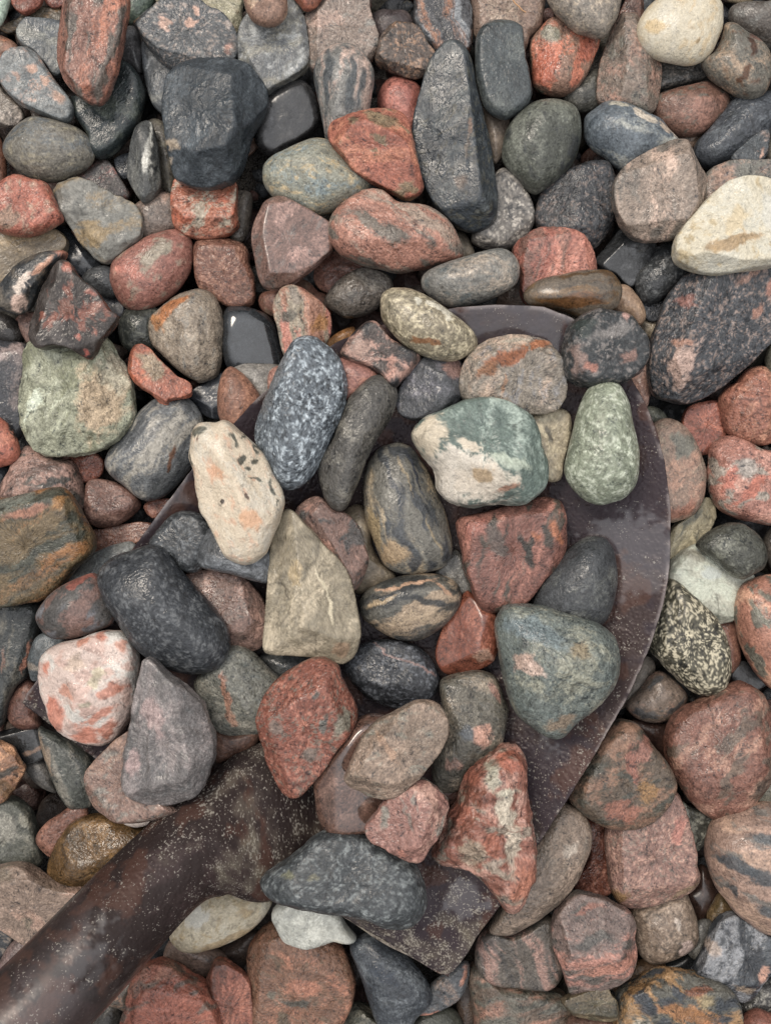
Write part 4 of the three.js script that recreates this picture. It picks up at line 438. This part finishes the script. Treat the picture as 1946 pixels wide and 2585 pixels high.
// ---------------------------------------------------------------- stone meshes
const balls = {};
function ball(d) {   // indexed icosphere, more points on the upper half
  if (balls[d]) return balls[d];
  let g = new THREE.IcosahedronGeometry(1, d); g.deleteAttribute('uv'); g.deleteAttribute('normal'); g = mergeVertices(g, 1e-5);
  const p = g.attributes.position;
  for (let i = 0; i < p.count; i++) { const y0 = p.getY(i), y = clamp(y0 + 0.28 * (1 - y0 * y0), -1, 1), k = sqrt(max(0, 1 - y * y)) / max(1e-9, hypot(p.getX(i), p.getZ(i))); p.setXYZ(i, p.getX(i) * k, y, p.getZ(i) * k); }
  return balls[d] = g;
}
function makeStone(st) {
  const { o, rnd, shape } = st, k = (CAM_H - st.y) / CAM_H * PX, req = st.req * k, h = st.h, R = st.R;
  const X = (st.cx - 973) * k, Z = (st.cy - 1292.5) * k;
  const vis = st.q.some(([x, y]) => x > 0 && x < 1946 && y > 0 && y < 2585);
  const base = ball(clamp(Math.round(req / 0.00087), 12, 56)), n = base.attributes.position.count, src = base.attributes.position.array;
  const pos = new Float32Array(n * 3), col = new Float32Array(n * 3), uv = new Float32Array(n * 2);
  // flat faces broken or worn onto the stone: [direction, tilt, where its plane meets the rim (share of the half thickness)]
  const faces = (o.f ?? []).slice();
  if (!o.f && shape !== 'r') { const m = shape === 'a' ? 4 : 2, a0 = rnd() * 360; for (let i = 0; i < m; i++) faces.push([a0 + i * 360 / m + rnd() * 50, 18 + rnd() * 35, 0.25 + rnd() * 0.35]); faces.push([rnd() * 360, rnd() * 8, 0.75]); }
  if (!o.f && shape === 'r') { const a0 = rnd() * 360; faces.push([a0, 12 + rnd() * 16, 0.5 + rnd() * 0.2], [a0 + 120 + rnd() * 80, 30 + rnd() * 20, 0.4 + rnd() * 0.2]); }
  if (shape === 'a') { const a0 = rnd() * 360; for (let i = 0; i < 5; i++) faces.push([a0 + i * 72 + rnd() * 50, 32 + rnd() * 32, 0.4 + rnd() * 0.35]); }
  const planes = faces.map(([az, tilt, f]) => {
    const a = rad(az), t = rad(tilt), nx = sin(t) * cos(a), ny = cos(t), nz = sin(t) * sin(a); let sup = 0;
    for (let i = 0; i < NTH; i += 2) { const b = i / NTH * 2 * PI; sup = max(sup, R[i] * k * cos(b - a)); }
    return [nx, ny, nz, sup * sin(t) + f * (shape === 'r' ? 1 : shape === 'x' ? 0.74 : 0.58) * h * cos(t)];
  });
  const sharp = o.k ?? { r: 12, x: 24, a: 80 }[shape], nq = { r: 2, x: 2.6, a: 4.5 }[shape];
  const ap = o.ap ?? [(rnd() - 0.5) * 0.3, (rnd() - 0.5) * 0.3], rough = (o.rg ?? 1) * { r: 0.010, x: 0.017, a: 0.019 }[shape] * req, ns = st.seed * 3.17, calm = (o.w ?? 0) > 1.1 ? 0.15 : (o.w ?? 0) > 0.9 ? 0.4 : 1;
  for (let i = 0; i < n; i++) {
    const dx = src[i * 3], dy = src[i * 3 + 1], dz = src[i * 3 + 2], ch = hypot(dx, dz), th = ch > 1e-6 ? atan2(dz, dx) : 0, r = radiusAt(R, th) * k;
    const up = dy >= 0, lo = dy, fat = up && nq > 2 ? pow(pow(ch, nq) + pow(dy, nq), -1 / nq) : 1, rr = r * ch * fat;
    let x = rr * cos(th), z = rr * sin(th), y = h * lo * (up ? lerp(fat, 1, 0.55) : 1);
    if (up) { x += ap[0] * req * lo * lo * 0.6; z += ap[1] * req * lo * lo * 0.6; }
    let sum = 1; for (const [nx, ny, nz, d] of planes) { const q = nx * x + ny * y + nz * z; if (q > 0) sum += pow(q / d, sharp); }
    let sc = pow(sum, -1 / sharp); if (dy < 0.15) sc = lerp(1, sc, clamp((dy + 0.15) / 0.3));
    x *= sc; y *= sc; z *= sc;
    const f1 = 1.1 / req, d1 = fbm(x * f1 + ns, y * f1, z * f1, 3) * 1.8 * rough, f2 = 3.2 / req;
    const d2 = shape === 'r' ? fbm(x * f2, y * f2 + ns, z * f2, 3) * 1.1 * rough : (ridge(x * f2 * 0.8, y * f2 * 0.8 + ns, z * f2 * 0.8, 4) - 0.2) * 1.5 * rough;
    const L = hypot(x, y, z) + 1e-9, dd = d1 + (d2 + fbm(x * 900, y * 900, z * 900 + ns, 2) * 0.00022 * (shape === 'r' ? 0.5 : 1)) * calm;
    x += x / L * dd; y += y / L * dd * 1.3; z += z / L * dd;
    pos[i * 3] = x; pos[i * 3 + 1] = y; pos[i * 3 + 2] = z;
    const flat = hypot(x, z) + 0.8 * (h - y), ct = cos(th), st2 = sin(th); uv[i * 2] = flat * ct / 0.25 + st.seed * 0.137; uv[i * 2 + 1] = flat * st2 / 0.25 + st.seed * 0.291;
  }
  const g = new THREE.BufferGeometry(); g.setIndex(base.index); g.setAttribute('position', new THREE.BufferAttribute(pos, 3)); g.setAttribute('uv', new THREE.BufferAttribute(uv, 2)); g.computeVertexNormals();
  // colour of the rock itself, grain by grain
  const [c1, c2, c3] = st.colors, kind = st.pattern[0], ang = rad(+st.pattern.slice(1) || 0), ca = cos(ang), sa = sin(ang), fs = (o.fs ?? 1), GAIN = st.kind === 'w' ? 1.5 : 'rp'.includes(st.kind) ? 1.5 : 1.65, tint = st.kind === 'r' ? [0.96, 1.0, 0.86] : st.kind === 'p' ? [0.98, 1, 0.93] : [1, 1, 0.96];
  const fa = rng(st.seed + 5)() * PI, fc = cos(fa), fsn = sin(fa);   // every rock has a grain direction
  const spots = st.sp.map(([x, y, rx, ry, a, c]) => [(x - st.cx) * k, (y - st.cy) * k, rx * k, ry * k, cos(a), sin(a), c]);
  const put = (c, d, t) => { for (let q = 0; q < 3; q++) c[q] += (d[q] - c[q]) * t; };
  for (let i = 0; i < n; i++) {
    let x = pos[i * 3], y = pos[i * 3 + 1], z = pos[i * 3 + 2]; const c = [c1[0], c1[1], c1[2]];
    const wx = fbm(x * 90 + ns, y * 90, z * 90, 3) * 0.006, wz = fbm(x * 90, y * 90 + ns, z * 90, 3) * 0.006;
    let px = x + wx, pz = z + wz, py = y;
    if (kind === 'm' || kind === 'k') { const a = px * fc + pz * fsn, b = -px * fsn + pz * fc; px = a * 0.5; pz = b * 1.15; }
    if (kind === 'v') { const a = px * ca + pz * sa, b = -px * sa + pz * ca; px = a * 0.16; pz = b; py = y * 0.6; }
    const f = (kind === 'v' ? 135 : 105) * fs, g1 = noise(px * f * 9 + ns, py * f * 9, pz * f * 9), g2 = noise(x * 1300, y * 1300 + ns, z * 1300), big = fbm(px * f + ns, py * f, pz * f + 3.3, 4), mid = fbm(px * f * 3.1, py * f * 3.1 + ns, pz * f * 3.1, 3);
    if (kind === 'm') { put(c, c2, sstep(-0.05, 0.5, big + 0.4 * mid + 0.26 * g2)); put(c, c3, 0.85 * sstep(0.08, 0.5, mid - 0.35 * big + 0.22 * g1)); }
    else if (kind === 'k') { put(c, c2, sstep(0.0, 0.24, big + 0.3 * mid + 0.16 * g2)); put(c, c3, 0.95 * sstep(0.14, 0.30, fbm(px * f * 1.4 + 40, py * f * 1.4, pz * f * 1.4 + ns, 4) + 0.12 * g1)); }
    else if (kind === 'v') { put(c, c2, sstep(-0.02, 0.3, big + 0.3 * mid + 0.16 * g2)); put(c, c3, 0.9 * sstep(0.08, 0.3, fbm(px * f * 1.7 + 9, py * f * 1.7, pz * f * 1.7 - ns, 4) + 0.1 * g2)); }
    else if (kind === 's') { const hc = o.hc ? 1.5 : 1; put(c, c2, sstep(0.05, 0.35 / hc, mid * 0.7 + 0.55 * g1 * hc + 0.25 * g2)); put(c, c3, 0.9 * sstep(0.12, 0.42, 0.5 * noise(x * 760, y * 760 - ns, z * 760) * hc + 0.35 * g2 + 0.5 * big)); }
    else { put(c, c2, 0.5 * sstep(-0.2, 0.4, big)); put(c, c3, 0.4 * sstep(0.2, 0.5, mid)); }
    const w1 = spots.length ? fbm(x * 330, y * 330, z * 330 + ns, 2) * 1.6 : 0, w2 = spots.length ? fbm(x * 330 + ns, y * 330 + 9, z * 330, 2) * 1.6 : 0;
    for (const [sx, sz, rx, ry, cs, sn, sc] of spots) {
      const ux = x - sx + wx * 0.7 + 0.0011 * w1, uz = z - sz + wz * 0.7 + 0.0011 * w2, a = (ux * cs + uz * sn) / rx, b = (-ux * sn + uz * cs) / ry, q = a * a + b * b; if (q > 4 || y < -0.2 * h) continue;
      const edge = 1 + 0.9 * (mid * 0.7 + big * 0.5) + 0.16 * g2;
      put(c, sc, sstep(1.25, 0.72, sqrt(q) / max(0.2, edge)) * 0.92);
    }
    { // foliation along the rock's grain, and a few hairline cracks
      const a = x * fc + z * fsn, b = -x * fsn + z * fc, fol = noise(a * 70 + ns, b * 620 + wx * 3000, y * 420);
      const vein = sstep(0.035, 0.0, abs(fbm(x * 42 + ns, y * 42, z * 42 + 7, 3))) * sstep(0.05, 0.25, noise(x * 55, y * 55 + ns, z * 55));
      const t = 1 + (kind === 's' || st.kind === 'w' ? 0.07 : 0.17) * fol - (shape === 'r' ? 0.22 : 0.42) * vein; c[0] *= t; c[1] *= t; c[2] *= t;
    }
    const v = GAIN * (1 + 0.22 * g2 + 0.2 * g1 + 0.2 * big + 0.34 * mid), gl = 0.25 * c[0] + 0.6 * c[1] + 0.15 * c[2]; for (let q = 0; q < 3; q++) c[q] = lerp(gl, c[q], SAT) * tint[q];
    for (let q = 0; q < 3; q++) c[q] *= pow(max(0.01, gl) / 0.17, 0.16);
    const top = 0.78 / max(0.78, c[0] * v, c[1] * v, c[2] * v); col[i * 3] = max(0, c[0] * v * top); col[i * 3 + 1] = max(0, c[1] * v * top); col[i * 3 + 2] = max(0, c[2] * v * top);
  }
  g.setAttribute('color', new THREE.BufferAttribute(col, 3));
  const w = o.w ?? { k: 0.72, r: 0.6, p: 0.55, g: 0.6, n: 0.62, b: 0.6, o: 0.58, w: 0.4, t: 0.45 }[st.kind];
  const m = shade(new THREE.Mesh(g, stoneMat(w, o.g ? o.g : o.hc === 2 || st.kind === 'w' || st.kind === 't' ? 'clear' : st.kind === 'k' || st.kind === 'g' ? 'fine' : shape === 'r' ? 'worn' : 'coarse'))); m.name = numbered(KIND[st.kind]); m.position.set(X, st.y, Z);
  tag(m, st.label, 'stone', st.layer > SHOVEL_LAYER ? 'stones heaped on the shovel' : 'stones of the pile around the shovel'); scene.add(m);
  return g.index.count / 3;
}
let tris = 0; for (const st of list) tris += makeStone(st);
console.log('stones', list.length, 'triangles', tris, 'y range', min(...list.map((q) => q.y)), max(...list.map((q) => q.y)));

// ---------------------------------------------------------------- shovel: blade, socket, handle, foot steps
const metalTex = (size, span, dust, seed, film, base, wear) => {   // rusty brown painted steel; dust(u, v) is how much grit sticks there
  const rg = new Uint8Array(size * size * 4);
  const map = dataTex(size, (u, v) => {
    const x = u * span, y = v * span, a = fbm(x * 40, y * 40, seed, 4), b = fbm(x * 160, y * 160, seed + 5, 3), g = noise(x * 1300, y * 1300, seed), g2 = noise(x * 2300, y * 2300, seed + 3), D = dust(u, v);
    let c = base;
    const t = sstep(0.0, 0.35, a + 0.4 * b); c = [lerp(c[0], 0.036, t), lerp(c[1], 0.023, t), lerp(c[2], 0.022, t)];
    const r = sstep(0.12, 0.35, fbm(x * 70 + 9, y * 70, seed + 2, 4)); c = [lerp(c[0], 0.070, r * 0.6), lerp(c[1], 0.032, r * 0.6), lerp(c[2], 0.022, r * 0.6)];
    const wr = wear ? wear(u, v) * sstep(-0.2, 0.3, a + b) : 0; c = [lerp(c[0], 0.20, wr), lerp(c[1], 0.17, wr), lerp(c[2], 0.165, wr)];
    const spot = 0.8 * sstep(0.44, 0.62, 0.55 * g + 0.5 * g2 + 0.5 * b + 0.55 * (D - 0.55)); c = [lerp(c[0], 0.24, spot), lerp(c[1], 0.22, spot), lerp(c[2], 0.19, spot)];
    const dirt = sstep(0.75, 1.3, D + 0.5 * a + 0.3 * b) * 0.7; c = [lerp(c[0], 0.20, dirt), lerp(c[1], 0.175, dirt), lerp(c[2], 0.13, dirt)];
    const m = 1 + 0.12 * g2; return c.map((q) => pow(clamp(q * m), 1 / 2.2));
  }, true);
  const rough = dataTex(size / 2, (u, v) => { const x = u * span, y = v * span, D = dust(u, v), b = fbm(x * 55, y * 55, seed + 8, 4), q = 0.34 + 0.5 * sstep(-0.1, 0.3, b + 0.4 * (D - 0.5)) * 0.7 + 0.3 * sstep(0.5, 1, D); return [q, q, q]; });
  const bump = dataTex(size / 2, (u, v) => { const x = u * span, y = v * span; const q = 0.5 + 0.35 * fbm(x * 220, y * 220, seed + 4, 4) + 0.22 * noise(x * 800, y * 800, seed); return [q, q, q]; });
  const wet = dataTex(size / 2, (u, v) => { const x = u * span, y = v * span, q = clamp(film(u, v) + 0.22 * fbm(x * 60, y * 60, seed + 6, 4) + 0.2 * fbm(x * 260, y * 260, seed + 7, 2)); const e = sstep(0.42, 0.56, q); return [e, e, e]; });
  return new THREE.MeshPhysicalMaterial({ name: 'rusty steel', clearcoatMap: wet, map, roughnessMap: rough, bumpMap: bump, bumpScale: 0.0005, roughness: 0.95, metalness: 0.1, specularIntensity: 0.3, clearcoat: 1, clearcoatRoughness: seed === 77 ? 0.3 : 0.12 });
};
const shovel = new THREE.Group(); shovel.name = 'shovel'; scene.add(shovel);
tag(shovel, 'rusty dark brown steel shovel lying among the wet stones, its blade heaped with them', 'shovel');
{
  const SP = 0.46, bx0 = bcx - SP / 2, bz0 = bcz - SP / 2;
  const dustAt = (u, v) => { // grit lies on the lower right flank and by the back corner
    const x = bx0 + u * SP, z = bz0 + v * SP, [, t] = bladeY(x, z), low = sstep(0.07, 0.17, z), edge = sstep(0.72, 1, t); return 0.12 + 0.3 * low * edge + 0.3 * sstep(0.02, 0.12, z) * sstep(0.5, 0.9, t) + 0.3 * sstep(0.19, 0.235, z); };
  const filmAt = (u, v) => { const x = bx0 + u * SP, z = bz0 + v * SP, d = (a, b, r) => { const [X, Z] = place(a * K, b * K, RIM_Y); return exp(-((x - X) ** 2 + (z - Z) ** 2) / (r * r)); }; return 0.12 + 0.75 * d(1375, 1200, 0.026) + 0.7 * d(1120, 710, 0.045) + 0.55 * d(360, 1090, 0.03) + 0.5 * d(1000, 1960, 0.02) + 0.3 * d(1190, 1640, 0.02); };
  const M = metalTex(2048, SP, dustAt, 31, filmAt, [0.030, 0.021, 0.025], (u, v) => 0.7 * sstep(0.985, 0.997, bladeY(bx0 + u * SP, bz0 + v * SP)[1]));
  const NR = 46, NA = 320, P = [], U = [], I = [];
  const pt = (t, a, under) => { const r = radiusAt(bladeR, a) + 0.0006 * fbm(cos(a) * 30, sin(a) * 30, 4, 4) * t, x = bcx + cos(a) * r * t, z = bcz + sin(a) * r * t, y = bladeY(x, z)[0] + 0.0012 * fbm(x * 25, z * 25, 3, 3) - under; P.push(x, y, z); U.push((x - bx0) / SP, (z - bz0) / SP); };
  const rows = []; for (let j = 0; j <= NR; j++) rows.push([j / NR * 0.997, 0]); rows.push([1, 0.0006], [1, 0.0016]); for (let j = NR; j >= 0; j--) rows.push([j / NR * 0.997, 0.0022]);
  for (const [t, un] of rows) for (let i = 0; i <= NA; i++) pt(max(t, 0.0005), i / NA * 2 * PI, un);
  for (let j = 0; j < rows.length - 1; j++) for (let i = 0; i < NA; i++) { const a = j * (NA + 1) + i, b = a + NA + 1; I.push(a, a + 1, b, b, a + 1, b + 1); }
  const g = new THREE.BufferGeometry(); g.setAttribute('position', new THREE.Float32BufferAttribute(P, 3)); g.setAttribute('uv', new THREE.Float32BufferAttribute(U, 2)); g.setIndex(I); g.computeVertexNormals();
  const blade = shade(new THREE.Mesh(g, M)); blade.name = 'blade'; shovel.add(blade);
  // rolled foot steps along the back edge
  const MD = metalTex(512, 0.2, () => 0.95, 57, () => 0, [0.034, 0.026, 0.028]);
  const step = (p0, p1, drop) => {
    const [x0, z0] = place(p0[0] * K, p0[1] * K, RIM_Y), [x1, z1] = place(p1[0] * K, p1[1] * K, RIM_Y), L = hypot(x1 - x0, z1 - z0), dx = (x1 - x0) / L, dz = (z1 - z0) / L, nx = -dz, nz = dx;
    const P = [], U = [], I = [], NS = 60, NQ = 20, sec = [];
    for (let q = 0; q <= NQ / 2; q++) { const a = q / (NQ / 2) * 1.9; sec.push([sin(a) * 0.0062 + 0.0002, (cos(a) - 1) * 0.0062 * drop]); }
    for (let q = NQ / 2; q >= 0; q--) { const a = q / (NQ / 2) * 1.9; sec.push([sin(a) * 0.0042 + 0.0002, (cos(a) - 1) * 0.0042 * drop - 0.002]); }
    for (let i = 0; i <= NS; i++) { const f = i / NS, x = x0 + dx * L * f, z = z0 + dz * L * f, by = bladeY(x - nx * 0.001, z - nz * 0.001)[0] + 0.0012 * fbm(x * 25, z * 25, 3, 3); sec.forEach(([w, y], q) => { const jag = 0.0008 * fbm(f * 40, q, 5, 3); P.push(x + nx * (w + jag), by + y + jag, z + nz * (w + jag)); U.push(f * L / 0.2, q / sec.length * 0.15); }); }
    const m = sec.length; for (let i = 0; i < NS; i++) for (let q = 0; q < m; q++) { const a = i * m + q, b = i * m + (q + 1) % m, c = a + m, d = b + m; I.push(a, b, c, c, b, d); }
    for (const e of [0, NS]) for (let q = 1; q < m - 1; q++) I.push(e * m, e * m + q, e * m + q + 1);
    const g = new THREE.BufferGeometry(); g.setAttribute('position', new THREE.Float32BufferAttribute(P, 3)); g.setAttribute('uv', new THREE.Float32BufferAttribute(U, 2)); g.setIndex(I); g.computeVertexNormals();
    const o = shade(new THREE.Mesh(g, MD)); o.name = 'foot_step'; shovel.add(o);
  };
  step([968, 2118], [714, 1973], 1); step([195, 1638], [42, 1522], 1);
  // socket and handle: rings along a bent axis [x, y, height, half width in pixels, arch, underside]
  const MH = metalTex(1536, 0.3, (u, v) => 0.2 + 0.5 * sstep(0.4, 0.75, v) + 0.1 * sin(u * 6.28), 77, (u, v) => 0.62 - 0.5 * sstep(0.35, 0.65, v), [0.021, 0.0135, 0.0125]);
  const loft = (pieces, secs) => {
    const NA2 = 64, P = [], U = [], I = []; let len = 0;
    const c = secs.map(([x, y, h]) => { const [X, Z] = place(x * K, y * K, h); return new THREE.Vector3(X, h, Z); }), cv = new THREE.CatmullRomCurve3(c), NS = 110;
    const at = (f, q) => { const t = f * (secs.length - 1), i = min(floor(t), secs.length - 2), u = t - i, su = u * u * (3 - 2 * u); return lerp(secs[i][q], secs[i + 1][q], su); };
    let prev = null;
    for (let i = 0; i <= NS; i++) {
      const f = i / NS, p = cv.getPoint(f), tg = cv.getTangent(f), side = new THREE.Vector3(-tg.z, 0, tg.x).normalize(), up = new THREE.Vector3().crossVectors(side, tg).normalize(); if (up.y < 0) up.negate();
      if (prev) len += prev.distanceTo(p); prev = p.clone();
      const w = at(f, 3) * K * PX * (CAM_H - p.y) / CAM_H, hu = at(f, 4), hl = at(f, 5);
      for (let k2 = 0; k2 <= NA2; k2++) { const a = k2 / NA2 * 2 * PI, sy = sin(a), v = p.clone().addScaledVector(side, cos(a) * w).addScaledVector(up, sy * w * (sy > 0 ? hu : hl)); const nn = 0.0005 * fbm(v.x * 90, v.y * 90, v.z * 90, 3); v.addScaledVector(up, nn); P.push(v.x, v.y, v.z); U.push(k2 / NA2 * 0.52, len / 0.3);  }
    }
    for (let i = 1; i < U.length; i += 2) U[i] += 0.998 - len / 0.3;
    const whole = new THREE.BufferGeometry(); whole.setAttribute('position', new THREE.Float32BufferAttribute(P, 3)); whole.setAttribute('uv', new THREE.Float32BufferAttribute(U, 2));
    for (let i = 0; i < NS; i++) for (let k2 = 0; k2 < NA2; k2++) { const a = i * (NA2 + 1) + k2, b = a + NA2 + 1; I.push(a, b, a + 1, b, b + 1, a + 1); }
    whole.setIndex(I); whole.computeVertexNormals();
    for (const [name, from, to] of pieces) { const g = whole.clone(); g.setIndex(I.slice(from * NA2 * 6, to * NA2 * 6)); const o = shade(new THREE.Mesh(g, MH)); o.name = name; shovel.add(o); }
  };
  loft([['handle', 0, 66], ['socket', 66, 110]], SECS);
}

{ // a dry root fibre on the broad brown stone at the top edge
  const st = list.find((q) => q.label.startsWith('broad brown stone')), pts = [[1291, -6], [1300, 8], [1310, 17], [1318, 26], [1327, 31]];
  const top = (nx, ny) => { const k = (CAM_H - st.y) / CAM_H * PX, a = atan2(ny - st.cy, nx - st.cx), q = hypot(nx - st.cx, ny - st.cy) / radiusAt(st.R, a); return st.y + st.h * sqrt(max(0, 1 - q * q)) + 0.001; };
  const c = new THREE.CatmullRomCurve3(pts.map(([x, y]) => { const hgt = top(x, y), [X, Z] = place(x, y, hgt); return new THREE.Vector3(X, hgt, Z); }));
  const o = shade(new THREE.Mesh(new THREE.TubeGeometry(c, 40, 0.00045, 8), new THREE.MeshStandardMaterial({ name: 'dry root', color: new THREE.Color(0.42, 0.25, 0.14), roughness: 0.9 }))); o.name = 'root_fibre'; tag(o, 'thin dry orange root fibre lying on the broad brown stone at the top edge', 'root'); scene.add(o);
}

// ---------------------------------------------------------------- the deep of the pile and its surroundings
{
  const rnd = rng(4242);
  const ground = shade(new THREE.Mesh(new THREE.PlaneGeometry(60, 60).rotateX(-PI / 2), new THREE.MeshStandardMaterial({ name: 'wet gravel bed', color: new THREE.Color(0.035, 0.032, 0.03), roughness: 0.6, bumpMap: (() => { const t = grainBump.clone(); t.repeat.set(240, 240); return t; })(), bumpScale: 0.004 })));
  ground.name = 'ground'; ground.position.y = -0.085; tag(ground, 'dark wet gravel bed under the stones', null, null, 'structure'); scene.add(ground);
  const shapeOf = (seed) => { const g = ball(12).clone(), p = g.attributes.position; for (let i = 0; i < p.count; i++) { const x = p.getX(i), y = p.getY(i), z = p.getZ(i), k = 1 + 0.35 * fbm(x * 1.1 + seed, y * 1.1, z * 1.1, 3); p.setXYZ(i, x * k, y * k * 0.72, z * k * 0.82); } const uv = new Float32Array(p.count * 2); for (let i = 0; i < p.count; i++) { uv[i * 2] = p.getX(i) * 0.1; uv[i * 2 + 1] = p.getZ(i) * 0.1; } g.setAttribute('uv', new THREE.BufferAttribute(uv, 2)); g.computeVertexNormals(); return g; };
  const mat = new THREE.MeshPhysicalMaterial({ name: 'wet gravel', map: grain.coarse, bumpMap: grainBump, bumpScale: 0.001, roughness: 0.6, clearcoat: 0.25, clearcoatRoughness: 0.3 });
  const tones = ['4b4e50', '6a4a42', '3c4044', '6a655a', '5c4c44', '75554c', '44464a', '7a6a60'].map(lin);
  const fill = (name, label, count, tone, pick) => { for (let v = 0; v < 1; v++) { const im = new THREE.InstancedMesh(shapeOf(11 + v * 7 + count), mat, count), m = new THREE.Matrix4(), q = new THREE.Quaternion(), c = new THREE.Color(); for (let i = 0; i < count; i++) { const [x, y, z, r] = pick(); q.setFromEuler(new THREE.Euler(rnd() * 0.9 - 0.45, rnd() * 6.3, rnd() * 0.9 - 0.45)); m.compose(new THREE.Vector3(x, y, z), q, new THREE.Vector3(r, r, r)); im.setMatrixAt(i, m); const t = tones[floor(rnd() * tones.length)]; im.setColorAt(i, c.setRGB(...t.map((a) => a * tone))); } shade(im); im.name = name; tag(im, label, null, null, 'stuff'); scene.add(im); } };
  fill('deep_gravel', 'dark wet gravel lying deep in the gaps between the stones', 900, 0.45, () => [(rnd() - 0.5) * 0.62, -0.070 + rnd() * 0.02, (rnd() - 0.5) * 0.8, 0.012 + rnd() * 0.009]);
  const low = []; for (let j = 0; j < GZ; j++) for (let i = 0; i < GX; i++) if (Hm[j * GX + i] < -0.0299 && abs(i + 0.5 - GX / 2) * CELL < 0.27 && abs(j + 0.5 - GZ / 2) * CELL < 0.35) low.push([(i + 0.5 - GX / 2) * CELL, Hm[j * GX + i], (j + 0.5 - GZ / 2) * CELL]);
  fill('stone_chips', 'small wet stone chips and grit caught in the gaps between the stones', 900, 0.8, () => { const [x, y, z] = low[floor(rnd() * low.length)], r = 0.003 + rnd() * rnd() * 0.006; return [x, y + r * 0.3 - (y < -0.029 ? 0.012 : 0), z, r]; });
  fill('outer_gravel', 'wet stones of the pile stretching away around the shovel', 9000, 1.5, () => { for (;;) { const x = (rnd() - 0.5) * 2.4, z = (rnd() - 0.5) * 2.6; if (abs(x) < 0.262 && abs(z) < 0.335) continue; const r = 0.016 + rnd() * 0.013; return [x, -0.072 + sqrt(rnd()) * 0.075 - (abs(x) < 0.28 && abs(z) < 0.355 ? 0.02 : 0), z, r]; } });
}
renderer.render(scene, camera);
